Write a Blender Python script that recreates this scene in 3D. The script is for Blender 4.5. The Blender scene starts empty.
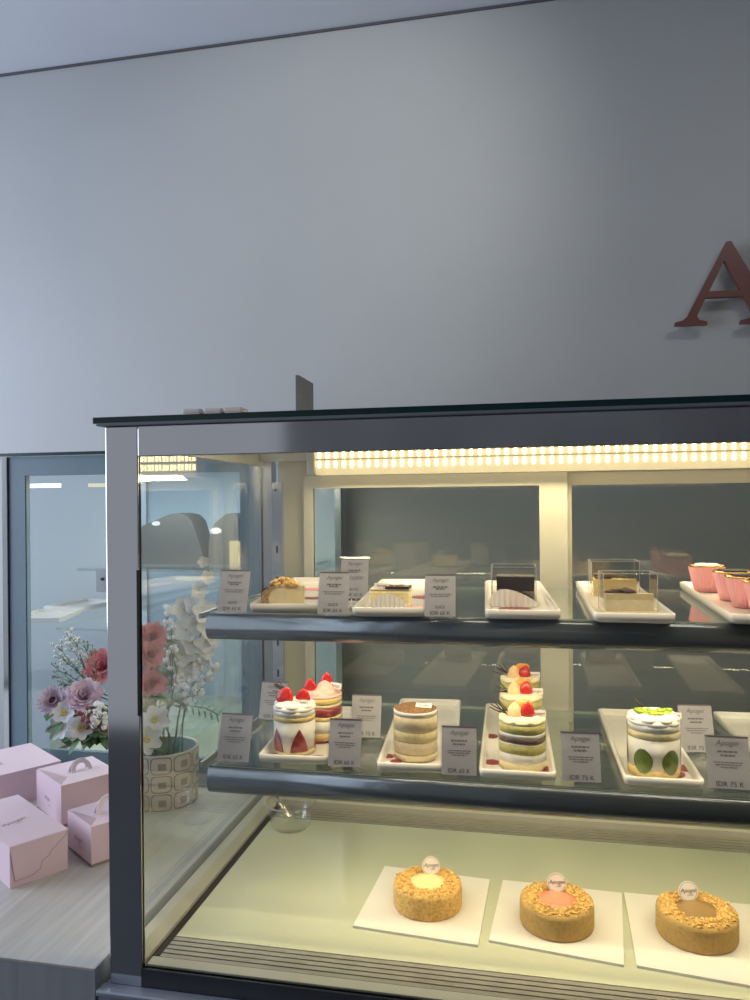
import bpy, bmesh, math, random
from mathutils import Vector, Matrix
random.seed(7)
PI = math.pi
C = bpy.context.scene.collection
scn = bpy.context.scene
H = 1.40
TH = math.radians(11.4)
RO = .009
V0 = 506
FP = 751.0
cs, sn = math.cos(TH), math.sin(TH)

# ---------------------------------------------------------------- measuring helpers (pixel -> point in the place)
def ray(u, v):
    u, v = u-RO*(v-500), v+RO*(u-375)
    k = (u-375)/FP; m = (V0-v)/FP
    return Vector((-sn+k*cs, cs+k*sn, m))
def onY(u, v, Y):
    d = ray(u, v); t = Y/d.y
    return Vector((d.x*t, Y, H+d.z*t))
def onZ(u, v, z):
    d = ray(u, v); t = (z-H)/d.z
    return Vector((d.x*t, d.y*t, z))
def onX(u, v, X):
    d = ray(u, v); t = X/d.x
    return Vector((X, d.y*t, H+d.z*t))
def depth(p): return -p[0]*sn+p[1]*cs
def px(p, n): return n*depth(p)/FP            # n pixels at p, in metres

# ---------------------------------------------------------------- materials
def _nodes(name):
    m = bpy.data.materials.new(name); m.use_nodes = True
    nt = m.node_tree; b = nt.nodes.get('Principled BSDF')
    return m, nt, b
def mat(name, col, rough=.5, metal=0, var=.06, scale=30, bump=0, bscale=80, emit=None, es=0, sss=0, coat=0, spec=.5):
    m, nt, b = _nodes(name)
    tc = nt.nodes.new('ShaderNodeTexCoord')
    nz = nt.nodes.new('ShaderNodeTexNoise'); nz.inputs['Scale'].default_value = scale; nz.inputs['Detail'].default_value = 4
    nt.links.new(tc.outputs['Object'], nz.inputs['Vector'])
    rp = nt.nodes.new('ShaderNodeValToRGB')
    c0 = [max(0, c*(1-var)) for c in col]; c1 = [min(1, c*(1+var)) for c in col]
    rp.color_ramp.elements[0].position = .3; rp.color_ramp.elements[1].position = .7
    rp.color_ramp.elements[0].color = (*c0, 1); rp.color_ramp.elements[1].color = (*c1, 1)
    nt.links.new(nz.outputs['Fac'], rp.inputs['Fac']); nt.links.new(rp.outputs['Color'], b.inputs['Base Color'])
    b.inputs['Roughness'].default_value = rough; b.inputs['Metallic'].default_value = metal
    b.inputs['Specular IOR Level'].default_value = spec
    if sss:
        b.inputs['Subsurface Weight'].default_value = sss; b.inputs['Subsurface Radius'].default_value = (.01, .006, .004)
    if coat: b.inputs['Coat Weight'].default_value = coat; b.inputs['Coat Roughness'].default_value = .05
    if emit: b.inputs['Emission Color'].default_value = (*emit, 1); b.inputs['Emission Strength'].default_value = es
    if bump:
        n2 = nt.nodes.new('ShaderNodeTexNoise'); n2.inputs['Scale'].default_value = bscale; n2.inputs['Detail'].default_value = 5
        nt.links.new(tc.outputs['Object'], n2.inputs['Vector'])
        bp = nt.nodes.new('ShaderNodeBump'); bp.inputs['Strength'].default_value = bump; bp.inputs['Distance'].default_value = .004
        nt.links.new(n2.outputs['Fac'], bp.inputs['Height']); nt.links.new(bp.outputs['Normal'], b.inputs['Normal'])
    return m
def crumb(name, c0, c1, scale=160, bump=.8, rough=.85):
    m, nt, b = _nodes(name)
    tc = nt.nodes.new('ShaderNodeTexCoord')
    vz = nt.nodes.new('ShaderNodeTexVoronoi'); vz.inputs['Scale'].default_value = scale
    nz = nt.nodes.new('ShaderNodeTexNoise'); nz.inputs['Scale'].default_value = scale*.8; nz.inputs['Detail'].default_value = 4
    nt.links.new(tc.outputs['Object'], vz.inputs['Vector']); nt.links.new(tc.outputs['Object'], nz.inputs['Vector'])
    mx = nt.nodes.new('ShaderNodeMath'); mx.operation = 'MULTIPLY_ADD'; mx.inputs[1].default_value = .6
    nt.links.new(vz.outputs['Distance'], mx.inputs[0]); nt.links.new(nz.outputs['Fac'], mx.inputs[2])
    rp = nt.nodes.new('ShaderNodeValToRGB')
    rp.color_ramp.elements[0].position = .38; rp.color_ramp.elements[1].position = .95
    rp.color_ramp.elements[0].color = (*c1, 1); rp.color_ramp.elements[1].color = (*c0, 1)
    nt.links.new(mx.outputs[0], rp.inputs['Fac']); nt.links.new(rp.outputs['Color'], b.inputs['Base Color'])
    b.inputs['Roughness'].default_value = rough
    bp = nt.nodes.new('ShaderNodeBump'); bp.inputs['Strength'].default_value = bump; bp.inputs['Distance'].default_value = .003
    bp.invert = True
    nt.links.new(mx.outputs[0], bp.inputs['Height']); nt.links.new(bp.outputs['Normal'], b.inputs['Normal'])
    return m
def glass(name, tint=(.93, .97, .96), f0=.04, rough=0.0, gcol=(1, 1, 1)):
    m = bpy.data.materials.new(name); m.use_nodes = True; nt = m.node_tree; nt.nodes.clear()
    out = nt.nodes.new('ShaderNodeOutputMaterial'); mix = nt.nodes.new('ShaderNodeMixShader')
    tr = nt.nodes.new('ShaderNodeBsdfTransparent'); gl = nt.nodes.new('ShaderNodeBsdfGlossy')
    tr.inputs['Color'].default_value = (*tint, 1); gl.inputs['Roughness'].default_value = rough
    gl.inputs['Color'].default_value = (*gcol, 1)
    lw = nt.nodes.new('ShaderNodeLayerWeight'); lw.inputs['Blend'].default_value = .5
    p = nt.nodes.new('ShaderNodeMath'); p.operation = 'POWER'; p.inputs[1].default_value = 5
    a = nt.nodes.new('ShaderNodeMath'); a.operation = 'MULTIPLY_ADD'; a.inputs[1].default_value = 1-f0; a.inputs[2].default_value = f0
    nt.links.new(lw.outputs['Facing'], p.inputs[0]); nt.links.new(p.outputs[0], a.inputs[0])
    nt.links.new(a.outputs[0], mix.inputs['Fac']); nt.links.new(tr.outputs[0], mix.inputs[1]); nt.links.new(gl.outputs[0], mix.inputs[2])
    nt.links.new(mix.outputs[0], out.inputs['Surface'])
    return m
def wood(name, c0, c1, rough=.45, axis_scale=(26, 1.6, 26)):
    m, nt, b = _nodes(name)
    tc = nt.nodes.new('ShaderNodeTexCoord'); mp = nt.nodes.new('ShaderNodeMapping'); mp.inputs['Scale'].default_value = axis_scale
    nz = nt.nodes.new('ShaderNodeTexNoise'); nz.inputs['Scale'].default_value = 2.2; nz.inputs['Detail'].default_value = 6; nz.inputs['Distortion'].default_value = .6
    nt.links.new(tc.outputs['Object'], mp.inputs['Vector']); nt.links.new(mp.outputs['Vector'], nz.inputs['Vector'])
    rp = nt.nodes.new('ShaderNodeValToRGB'); rp.color_ramp.elements[0].position = .3; rp.color_ramp.elements[1].position = .72
    rp.color_ramp.elements[0].color = (*c0, 1); rp.color_ramp.elements[1].color = (*c1, 1)
    nt.links.new(nz.outputs['Fac'], rp.inputs['Fac']); nt.links.new(rp.outputs['Color'], b.inputs['Base Color'])
    b.inputs['Roughness'].default_value = rough
    return m

M = {}
M['wall'] = mat('wall_plaster', (.43, .44, .435), .55, var=.035, scale=1.6, bump=.03, bscale=40)
M['ceiling'] = mat('ceiling_paint', (.66, .69, .75), .8, var=.02, scale=3)
M['floor'] = mat('floor_tile', (.055, .058, .065), .5, var=.1, scale=6)
M['dark_wall'] = mat('side_wall_paint', (.10, .10, .11), .8)
M['front_wall'] = mat('front_wall_paint', (.40, .385, .36), .8, var=.25, scale=1.3)
M['trimgrey'] = mat('grey_trim', (.22, .24, .25), .6)
M['chrome'] = mat('polished_steel', (.62, .63, .66), .09, 1, var=.02, scale=8)
M['brushed'] = mat('brushed_steel', (.50, .52, .56), .28, 1, var=.05, scale=14)
M['rail_steel'] = mat('rail_steel', (.085, .095, .105), .17, .45, var=.04, scale=20)
M['black'] = mat('black_plastic', (.02, .02, .022), .4)
M['dark_rail'] = mat('dark_rail', (.055, .058, .065), .35, .3)
M['cream_metal'] = mat('cream_painted_metal', (.47, .455, .385), .35, var=.03, scale=10)
M['grey_frame'] = mat('grey_painted_frame', (.42, .41, .37), .4, var=.03)
M['teal_frame'] = mat('teal_grey_frame', (.15, .225, .27), .4, var=.03, scale=8)
M['panel'] = mat('cream_glass_floor', (.60, .60, .43), .10, var=.03, scale=4, coat=.3)
M['grille'] = mat('grille_metal', (.40, .37, .31), .4, .4, var=.08)
M['grille_dark'] = mat('grille_gap', (.10, .09, .08), .6)
M['glass'] = glass('clear_glass', (.965, .985, .98), .035)
M['side_glass'] = glass('side_glass', (.97, .975, .96), .12)
M['rear_glass'] = glass('rear_door_glass', (.84, .83, .77), .06)
M['far_glass'] = glass('far_case_glass', (.90, .96, .98), .07)
M['shelf_glass'] = glass('shelf_glass', (.86, .90, .88), .05)
M['glass_edge'] = mat('green_glass_edge', (.004, .035, .034), .25, var=.2, scale=5)
M['shelf_edge'] = mat('pale_glass_edge', (.42, .48, .42), .2)
M['acrylic'] = glass('acrylic', (.95, .95, .96), .04)
M['film'] = glass('clear_film', (.965, .965, .965), .05)
M['boxfilm'] = glass('clear_box_film', (.88, .88, .87), .10, .02)
M['bowlfilm'] = glass('clear_bowl_plastic', (.965, .965, .95), .13, .12)
M['paper'] = mat('card_paper', (.48, .46, .48), .6, var=.02)
M['ink'] = mat('card_ink', (.05, .04, .045), .7)
M['inkfaint'] = mat('pale_card_ink', (.20, .18, .19), .7)
M['card_edge'] = mat('card_edge', (.16, .10, .12), .5)
M['tray'] = mat('white_melamine', (.68, .63, .59), .22, var=.015, coat=.2)
M['plum'] = mat('plum_print', (.25, .035, .045), .35)
M['rose_print'] = mat('rose_print', (.72, .25, .27), .5)
M['board'] = mat('white_cake_board', (.82, .76, .68), .45, var=.02)
M['white'] = mat('white_cream', (.80, .765, .71), .5, var=.03, bump=.1, bscale=150, sss=.1)
M['ivory'] = mat('ivory_cream', (.85, .74, .50), .5, var=.04, bump=.1, bscale=150)
M['peachcream'] = mat('peach_cream', (.86, .56, .30), .5, var=.05)
M['pinkcream'] = mat('pink_cream', (.86, .50, .44), .5, var=.05)
M['sponge'] = crumb('yellow_sponge', (.82, .62, .25), (.66, .46, .16), 220, .4)
M['sponge_pale'] = crumb('pale_sponge', (.78, .66, .38), (.64, .52, .26), 220, .4)
M['tira'] = crumb('coffee_cream', (.70, .58, .38), (.58, .46, .28), 120, .2)
M['coffee'] = crumb('coffee_sponge', (.42, .32, .20), (.30, .21, .12), 200, .3)
M['olive'] = crumb('green_sponge', (.56, .50, .17), (.46, .38, .10), 200, .3)
M['berry'] = mat('berry_jam', (.30, .025, .03), .3, var=.2, scale=90)
M['cocoa'] = crumb('cocoa_dust', (.25, .125, .05), (.085, .035, .014), 190, .9)
M['choc'] = mat('chocolate_cake', (.028, .015, .012), .35, var=.25, scale=120, bump=.3, bscale=200)
M['chocband'] = mat('chocolate_layer', (.11, .05, .03), .5, var=.2, scale=120)
M['cheese'] = mat('cheesecake_filling', (.56, .46, .28), .55, var=.08, scale=90)
M['crust'] = crumb('crumb_crust', (.36, .21, .08), (.11, .055, .018), 260, 1)
M['crumble'] = crumb('golden_crumble', (.82, .52, .17), (.52, .27, .06), 210, .7)
M['caketan'] = crumb('tan_cake_side', (.52, .33, .105), (.42, .25, .07), 190, .3)
M['custard'] = mat('pale_custard', (.92, .76, .36), .35, var=.03)
M['peachjam'] = mat('peach_jam', (.80, .29, .17), .3, var=.08, scale=90)
M['caramel'] = mat('caramel', (.35, .21, .08), .25, var=.06)
M['strawberry'] = mat('strawberry_red', (.50, .016, .014), .25, var=.3, scale=220, coat=.3)
M['strawcut'] = mat('cut_strawberry', (.30, .045, .045), .4, var=.35, scale=130)
M['orange'] = mat('orange_fruit', (.80, .34, .06), .3, var=.1, scale=100)
M['twig'] = mat('chocolate_twig', (.06, .045, .025), .5)
M['lime'] = mat('lime_jelly', (.34, .46, .03), .2, var=.2, scale=120)
M['kiwi'] = mat('green_grape', (.12, .17, .02), .3, var=.3, scale=120)
M['pinkcup'] = mat('pink_paper_cup', (.80, .36, .36), .5, var=.03)
M['gold'] = mat('gold_rim', (.80, .52, .16), .25, 1)
M['blacktop'] = mat('dark_filling', (.05, .042, .045), .45, var=.3, scale=200)
M['tag'] = mat('white_tag', (.80, .72, .68), .5, var=.02)
M['pinkbox'] = mat('pink_carton', (.76, .58, .65), .42, var=.02, scale=6)
M['pinkhandle'] = mat('pale_pink_handle', (.84, .72, .78), .45, var=.02, scale=6)  # paler than the cartons: light on the handles put into the colour
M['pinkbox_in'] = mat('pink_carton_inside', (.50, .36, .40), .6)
M['kraftbase'] = mat('kraft_base', (.30, .24, .19), .6)
M['pinkink'] = mat('brown_logo_ink', (.40, .28, .31), .6)
M['darkkraft'] = mat('dark_kraft_card', (.05, .05, .053), .6, var=.05)
M['kraft'] = mat('kraft_card', (.44, .33, .18), .6, var=.05)
M['led'] = mat('led_diode', (1, .9, .7), .4, emit=(1, .80, .44), es=9)
M['ledtray'] = mat('led_strip_backing', (.66, .60, .45), .35, emit=(1, .76, .36), es=.55)
M['softlight'] = mat('soft_tube', (.9, .9, .8), .4, emit=(1, .95, .8), es=1.2)
M['letter'] = mat('red_brown_letter', (.15, .055, .043), .35, var=.04)
M['counter'] = wood('pale_wood_top', (.42, .40, .375), (.56, .54, .51))
M['counter_f'] = wood('pale_wood_front', (.30, .32, .33), (.38, .40, .41), axis_scale=(26, 26, 1.6))
M['basepanel'] = mat('steel_base_panel', (.42, .45, .53), .35, .5, var=.03)
M['greysign'] = mat('grey_menu_stand', (.17, .19, .205), .5)
M['farpanel'] = mat('pale_blue_panel', (.44, .56, .68), .35, var=.05, scale=3)  # pale blue stands in for daylight mirrored in the front pane
M['pot'] = mat('stone_pot', (.58, .51, .47), .5, var=.04)
M['potline'] = mat('pot_outline', (.15, .13, .13), .5)
M['potsq'] = mat('pot_brown_square', (.30, .23, .21), .5)
M['potin'] = mat('teal_pot_inside', (.12, .24, .25), .5)
M['stem'] = mat('green_stem', (.10, .17, .07), .5, var=.2)
M['leaf'] = mat('green_leaf', (.10, .19, .08), .5, var=.3, scale=60)
M['leafgrey'] = mat('grey_green_leaf', (.26, .34, .27), .5, var=.2, scale=60)
M['petal_white'] = mat('white_petal', (.82, .82, .84), .55, var=.04, scale=60)
M['petal_lilac'] = mat('lilac_petal', (.85, .70, .80), .55, var=.1, scale=60)
M['petal_pink'] = mat('pink_petal', (.86, .42, .47), .55, var=.15, scale=60)
M['petal_mauve'] = mat('mauve_petal', (.78, .66, .74), .55, var=.12, scale=60)
M['bud_white'] = mat('white_bud', (.82, .82, .78), .5)
M['pollen'] = mat('yellow_centre', (.75, .55, .08), .6)
M['darkcentre'] = mat('dark_centre', (.12, .03, .05), .6)
M['redberry'] = mat('red_berry', (.28, .06, .075), .3)

# ---------------------------------------------------------------- mesh builder
class MB:
    def __init__(s): s.bm = bmesh.new(); s.smooth = False
    def box(s, x0, x1, y0, y1, z0, z1, mi=0, bevel=0):
        vs = [s.bm.verts.new(p) for p in ((x0,y0,z0),(x1,y0,z0),(x1,y1,z0),(x0,y1,z0),(x0,y0,z1),(x1,y0,z1),(x1,y1,z1),(x0,y1,z1))]
        fs = []
        for f in ((3,2,1,0),(4,5,6,7),(0,1,5,4),(1,2,6,5),(2,3,7,6),(3,0,4,7)):
            q = s.bm.faces.new([vs[i] for i in f]); q.material_index = mi; fs.append(q)
        if bevel:
            es = list({e for f in fs for e in f.edges})
            bmesh.ops.bevel(s.bm, geom=es, offset=bevel, segments=2, profile=.5, affect='EDGES')
        return s
    def prism(s, poly, off, mi=0, side_mi=None):
        """poly: list of 3-D points (planar), extruded by vector off"""
        off = Vector(off); n = len(poly)
        a = [s.bm.verts.new(Vector(p)) for p in poly]; b = [s.bm.verts.new(Vector(p)+off) for p in poly]
        f = s.bm.faces.new(list(reversed(a))); f.material_index = mi
        f = s.bm.faces.new(b); f.material_index = mi
        for i in range(n):
            j = (i+1) % n
            f = s.bm.faces.new((a[i], a[j], b[j], b[i])); f.material_index = mi if side_mi is None else side_mi
        return s
    def face(s, pts, mi=0):
        f = s.bm.faces.new([s.bm.verts.new(Vector(p)) for p in pts]); f.material_index = mi; return s
    def lathe(s, prof, c=(0,0,0), n=40, mi=0, cap0=True, cap1=True, rad=None, jit=0):
        c = Vector(c); rings = []
        for k, (r, z) in enumerate(prof):
            ring = []
            for i in range(n):
                a = 2*PI*i/n; rr = r*(rad(a, k) if rad else 1)
                p = c+Vector((rr*math.cos(a), rr*math.sin(a), z))
                if jit: p += Vector((random.uniform(-jit, jit), random.uniform(-jit, jit), random.uniform(-jit, jit)))
                ring.append(s.bm.verts.new(p))
            rings.append(ring)
        for k in range(len(rings)-1):
            for i in range(n):
                j = (i+1) % n
                f = s.bm.faces.new((rings[k][i], rings[k][j], rings[k+1][j], rings[k+1][i])); f.material_index = mi; f.smooth = True
        if cap0: f = s.bm.faces.new(list(reversed(rings[0]))); f.material_index = mi
        if cap1: f = s.bm.faces.new(rings[-1]); f.material_index = mi
        return s
    def tube(s, pts, r, n=8, mi=0, r1=None):
        pts = [Vector(p) for p in pts]; rings = []
        m = len(pts)
        for k, p in enumerate(pts):
            t = (pts[min(k+1, m-1)]-pts[max(k-1, 0)]).normalized()
            up = Vector((0,0,1)) if abs(t.z) < .9 else Vector((1,0,0))
            a = t.cross(up).normalized(); b = t.cross(a).normalized()
            rr = r if r1 is None else r+(r1-r)*k/(m-1)
            rings.append([s.bm.verts.new(p+a*rr*math.cos(2*PI*i/n)+b*rr*math.sin(2*PI*i/n)) for i in range(n)])
        for k in range(m-1):
            for i in range(n):
                j = (i+1) % n
                f = s.bm.faces.new((rings[k][i], rings[k][j], rings[k+1][j], rings[k+1][i])); f.material_index = mi; f.smooth = True
        f = s.bm.faces.new(list(reversed(rings[0]))); f.material_index = mi
        f = s.bm.faces.new(rings[-1]); f.material_index = mi
        return s
    def ball(s, c, r, sc=(1,1,1), seg=12, mi=0, rot=None):
        mt = Matrix.Translation(Vector(c)) @ (rot.to_4x4() if rot else Matrix()) @ Matrix.Diagonal((r*sc[0], r*sc[1], r*sc[2], 1))
        ret = bmesh.ops.create_uvsphere(s.bm, u_segments=seg, v_segments=max(6, seg*2//3), radius=1, matrix=mt)
        for f in {f for v in ret['verts'] for f in v.link_faces}: f.material_index = mi; f.smooth = True
        return s
    def grid(s, fn, nu, nv, mi=0, closed_u=False):
        vs = [[s.bm.verts.new(Vector(fn(i/(nu if closed_u else nu-1), j/(nv-1)))) for i in range(nu)] for j in range(nv)]
        for j in range(nv-1):
            for i in range(nu if closed_u else nu-1):
                i2 = (i+1) % nu
                f = s.bm.faces.new((vs[j][i], vs[j][i2], vs[j+1][i2], vs[j+1][i])); f.material_index = mi; f.smooth = True
        return s
    def build(s, name, m, parent=None, world=False, loc=None):
        me = bpy.data.meshes.new(name)
        if world and parent is not None:
            bmesh.ops.translate(s.bm, verts=s.bm.verts, vec=-root_loc(parent))
        bmesh.ops.recalc_face_normals(s.bm, faces=s.bm.faces)
        s.bm.to_mesh(me); s.bm.free()
        for q in (m if isinstance(m, (list, tuple)) else [m]): me.materials.append(q)
        o = bpy.data.objects.new(name, me); C.objects.link(o)
        if parent: o.parent = parent
        if loc is not None: o.location = loc
        return o
def root_loc(p):
    v = Vector((0,0,0))
    while p is not None: v += p.location; p = p.parent
    return v
def tag(o, label=None, cat=None, group=None, kind=None):
    if label: o['label'] = label
    if cat: o['category'] = cat
    if group: o['group'] = group
    if kind: o['kind'] = kind
    return o
def thing(name, label, cat, loc=(0,0,0), rz=0, group=None):
    o = bpy.data.objects.new(name, None); o.empty_display_size = .05; C.objects.link(o)
    o.location = loc; o.rotation_euler = (0, 0, rz)
    return tag(o, label, cat, group)
def dup(root, loc=None, rz=None, label=None, group=None):
    r = root.copy(); C.objects.link(r)
    if loc is not None: r.location = loc
    if rz is not None: r.rotation_euler = (0, 0, rz)
    if label: r['label'] = label
    if group: r['group'] = group
    for ch in list(root.children):
        c = ch.copy(); C.objects.link(c); c.parent = r
        for g in list(ch.children):
            d = g.copy(); C.objects.link(d); d.parent = c
    return r
def struct(name, mb, m):
    return tag(mb.build(name, m), kind='structure')

_txt = {}
def text_polys(body, size, shear=0, spacing=1.0):
    """lettering as flat triangles in the x-y plane, centred on x"""
    key = (body, size, shear, spacing)
    if key not in _txt:
        cu = bpy.data.curves.new('lettering', 'FONT'); cu.body = body; cu.size = size; cu.align_x = 'CENTER'; cu.align_y = 'CENTER'
        cu.shear = shear; cu.space_character = spacing; cu.resolution_u = 3
        o = bpy.data.objects.new('lettering', cu); C.objects.link(o)
        dg = bpy.context.evaluated_depsgraph_get(); dg.update()
        me = o.evaluated_get(dg).to_mesh()
        _txt[key] = ([tuple(v.co) for v in me.vertices], [tuple(p.vertices) for p in me.polygons])
        o.evaluated_get(dg).to_mesh_clear()
        bpy.data.objects.remove(o); bpy.data.curves.remove(cu)
    return _txt[key]
def add_text(mb, body, size, origin, ax, ay, mi=0, shear=0, spacing=1.0):
    vs, fs = text_polys(body, size, shear, spacing)
    origin, ax, ay = Vector(origin), Vector(ax), Vector(ay)
    bv = [mb.bm.verts.new(origin+ax*x+ay*y) for x, y, z in vs]
    for f in fs:
        try: q = mb.bm.faces.new([bv[i] for i in f]); q.material_index = mi
        except ValueError: pass

# ================================================================= THE ROOM
YW = 2.50
CEIL = onY(0, 75, YW).z
mb = MB(); mb.box(-4.2, 3.2, YW, YW+.1, 0, CEIL+.1); struct('wall_back', mb, M['wall'])
mb = MB(); mb.box(-4.2, 3.2, -2.4, YW+.1, CEIL, CEIL+.1); struct('ceiling', mb, M['ceiling'])
mb = MB(); mb.box(-4.2, 3.2, -2.4, YW+.1, -.1, 0); struct('floor', mb, M['floor'])
mb = MB(); mb.box(3.1, 3.2, -2.4, YW+.1, 0, CEIL+.1); struct('wall_right', mb, M['dark_wall'])
mb = MB(); mb.box(-1.45, 3.2, -2.5, -2.4, 0, CEIL+.1); struct('wall_front', mb, M['front_wall'])
mb = MB(); mb.box(-4.2, 3.1, YW-.006, YW, CEIL-.008, CEIL); struct('trim_1', mb, M['dark_wall'])

# ================================================================= SIGN LETTER
def sign_letter():
    o = onY(676, 325, YW-.02); sc = depth(o)/FP*1.0
    p0 = onY(676, 325, YW-.045)
    t = thing('sign_letter', 'large red-brown serif letter A mounted on the grey wall', 'letter', (p0.x, YW-.045, p0.z))
    rr = onY(776, 325, YW-.05); kx = (rr.x-p0.x)/100
    tp = onY(729, 239, YW-.05); kz = (tp.z-p0.z)/86
    def P(lst): return [((u-676)*kx, 0, (325-v-(u-676)*.016)*kz) for u, v in lst]
    mb = MB(); off = (0, .018, 0)
    mb.prism(P([(687.8,316.5),(728,240),(726,259.5),(697.7,316.5)]), off)
    mb.prism(P([(728,240),(733,239.5),(775.2,316.5),(754.3,316.5),(726,259.5)]), off)
    mb.prism(P([(710.4,291),(741.6,291),(744.8,297.5),(707.2,297.5)]), off)
    mb.prism(P([(675,322.5),(683,320.5),(687.8,316.5),(697.7,316.5),(700.5,320.5),(708,322.5),(708,325.8),(675,325.8)]), off)
    mb.prism(P([(741.5,322.5),(750,320.5),(754.3,316.5),(775.2,316.5),(780,320.5),(790,322.5),(790,325.8),(741.5,325.8)]), off)
    mb.build('letter_face', M['letter'], t)
    for u, v in ((692, 320), (766, 320), (731, 250)):
        q = P([(u, v)])[0]
        m2 = MB(); m2.tube([(q[0], .018, q[2]), (q[0], .045, q[2])], .004, 8); m2.build('mounting_pin', M['black'], t)
sign_letter()

# ================================================================= MAIN DISPLAY CASE
ZF, S1, S2 = H-.672, H-.172, H-.424
ZT = H+.123                                   # underside of the top glass
XL, XR, YF, YB = -.604, .78, 1.0, 1.68
case = thing('display_case', 'long steel and glass cake display case with warm light strip inside', 'display case', (.09, 1.34, 0))
def part(name, mb, m, parent=None): return mb.build(name, m, parent or case, world=True)
# base
mb = MB(); mb.box(-.614, XR+.02, .985, YB, 0, ZF-.028); part('base_cabinet', mb, M['basepanel'])
mb = MB(); mb.box(-.614, XR+.02, .978, 1.0, ZF-.030, ZF-.022, bevel=.002); part('base_ledge', mb, M['basepanel'])
mb = MB(); mb.box(XL+.05, XR-.05, 1.0, 1.012, ZF-.022, ZF+.004); part('front_rail', mb, M['dark_rail'])
mb = MB(); mb.box(XL+.05, XR-.05, 1.012, 1.036, ZF-.02, ZF+.001); part('front_sill', mb, M['cream_metal'])
for y0, y1 in ((1.037, 1.092), (1.553, 1.618)):
    mb = MB(); mb.box(-.545, XR-.05, y0, y1, ZF-.022, ZF-.008, 1)
    n = 5; w = (y1-y0)/n
    for i in range(n):
        mb.box(-.545, XR-.05, y0+i*w+w*.12, y0+(i+1)*w-w*.12, ZF-.01, ZF)
    part('air_grille', mb, [M['grille'], M['grille_dark']])
mb = MB(); mb.box(-.545, XR-.05, 1.093, 1.552, ZF-.02, ZF); part('floor_panel', mb, M['panel'])
mb = MB(); mb.box(-.560, -.546, 1.012, 1.62, ZF-.02, ZF-.003); part('floor_gap', mb, M['choc'])
mb = MB(); mb.prism([(-.594,1.012,ZF-.02),(-.560,1.012,ZF-.02),(-.560,1.012,ZF+.003),(-.576,1.012,ZF+.012),(-.594,1.012,ZF+.012)], (0,.628,0)); part('side_sill', mb, M['cream_metal'])
mb = MB(); mb.box(-.556, XR-.05, 1.618, 1.645, ZF-.02, ZF+.012); part('rear_sill', mb, M['cream_metal'])
# posts and header
for x0, x1 in ((XL, XL+.052), (XR-.052, XR)):
    mb = MB(); mb.box(x0, x1, 1.0, 1.010, ZF-.024, ZT-.0036, bevel=.0015); part('corner_post', mb, M['chrome'])
for x0 in (XL, XR-.03):
    mb = MB(); mb.box(x0, x0+.03, 1.645, YB, ZF-.024, ZT); part('rear_post', mb, M['brushed'])
a_, b_ = onY(138, 570, .999), onY(138, 716, .999)
mb = MB(); mb.box(XL+.0485, XL+.0535, .9985, 1.0005, b_.z, a_.z, bevel=.0006); part('rubber_seal', mb, M['black'])  # dark reflection on the post, modelled as a thin black strip
mb = MB(); mb.box(XL+.052, XR-.052, 1.0, 1.010, ZT-.048, ZT-.0036, bevel=.001); part('front_header', mb, M['chrome'])
for x0 in (XL, XR-.012):
    mb = MB(); mb.box(x0, x0+.012, 1.011, 1.645, ZT-.030, ZT-.002); part('side_header', mb, M['cream_metal'])
# glass
def pane(name, x0, x1, y0, y1, z0, z1, m, thin, parent=None, edge=None):
    mb = MB(); mb.box(x0, x1, y0, y1, z0, z1)
    mb.bm.normal_update()
    for f in mb.bm.faces:
        f.material_index = 0 if abs(f.normal['xyz'.index(thin)]) > .9 else 1
    return part(name, mb, [m, edge or M['shelf_edge']], parent)
pane('front_glass', XL+.052, XR-.052, 1.0025, 1.0075, ZF+.004, ZT-.048, M['glass'], 'y')
pane('side_glass', -.600, -.595, 1.011, 1.645, ZF-.02, ZT-.030, M['side_glass'], 'x')
pane('side_glass', XR-.010, XR-.005, 1.011, 1.645, ZF-.02, ZT-.030, M['side_glass'], 'x')
pane('top_glass', XL-.012, XR+.012, .988, YB+.01, ZT, ZT+.009, M['glass'], 'z', edge=M['glass_edge'])
mb = MB(); mb.box(XL-.006, XR+.006, .9872, 1.030, ZT-.0035, ZT+.0004); part('top_trim', mb, M['trimgrey'])
# rear frame
mb = MB()
mb.box(-.560, -.497, 1.650, 1.675, ZF-.02, ZT-.002)
mb.box(XR-.08, XR-.03, 1.650, 1.675, ZF-.02, ZT-.002)
mb.box(-.497, XR-.08, 1.650, 1.675, H+.070, ZT-.002)
mb.box(-.497, XR-.08, 1.650, 1.675, ZF-.02, ZF+.02)
part('rear_frame', mb, M['cream_metal'])
mb = MB(); mb.box(-.590, XR-.03, 1.615, 1.648, ZT-.020, ZT-.002); part('top_channel', mb, M['cream_metal'])
def slide(x0, x1, y, sx0, sx1):
    d = MB(); z0, z1 = ZF+.018, H+.069
    d.box(x0, x0+sx0, y, y+.012, z0, z1); d.box(x1-sx1, x1, y, y+.012, z0, z1)
    d.box(x0+sx0, x1-sx1, y, y+.012, H+.041, z1); d.box(x0+sx0, x1-sx1, y, y+.012, z0, z0+.03)
    fr = part('sliding_door', d, M['cream_metal'])
    pane('door_pane', x0+sx0, x1-sx1, y+.004, y+.009, z0+.03, H+.041, M['rear_glass'], 'y', fr)
slide(-.496, .085, 1.640, .022, .058)
slide(.05, XR-.075, 1.660, .045, .03)
# shelf uprights
for x in (-.566, XR-.062):
    mb = MB(); mb.box(x, x+.024, 1.622, 1.634, S2-.14, H+.055)
    for k in range(7): 
        zz = S2-.10+k*.07
        mb.box(x+.010, x+.014, 1.6212, 1.6225, zz, zz+.016, 1)
    mb.box(x+.007, x+.013, 1.6205, 1.6225, H+.035, H+.041, 1)
    part('shelf_upright', mb, [M['chrome'], M['black']])
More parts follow.
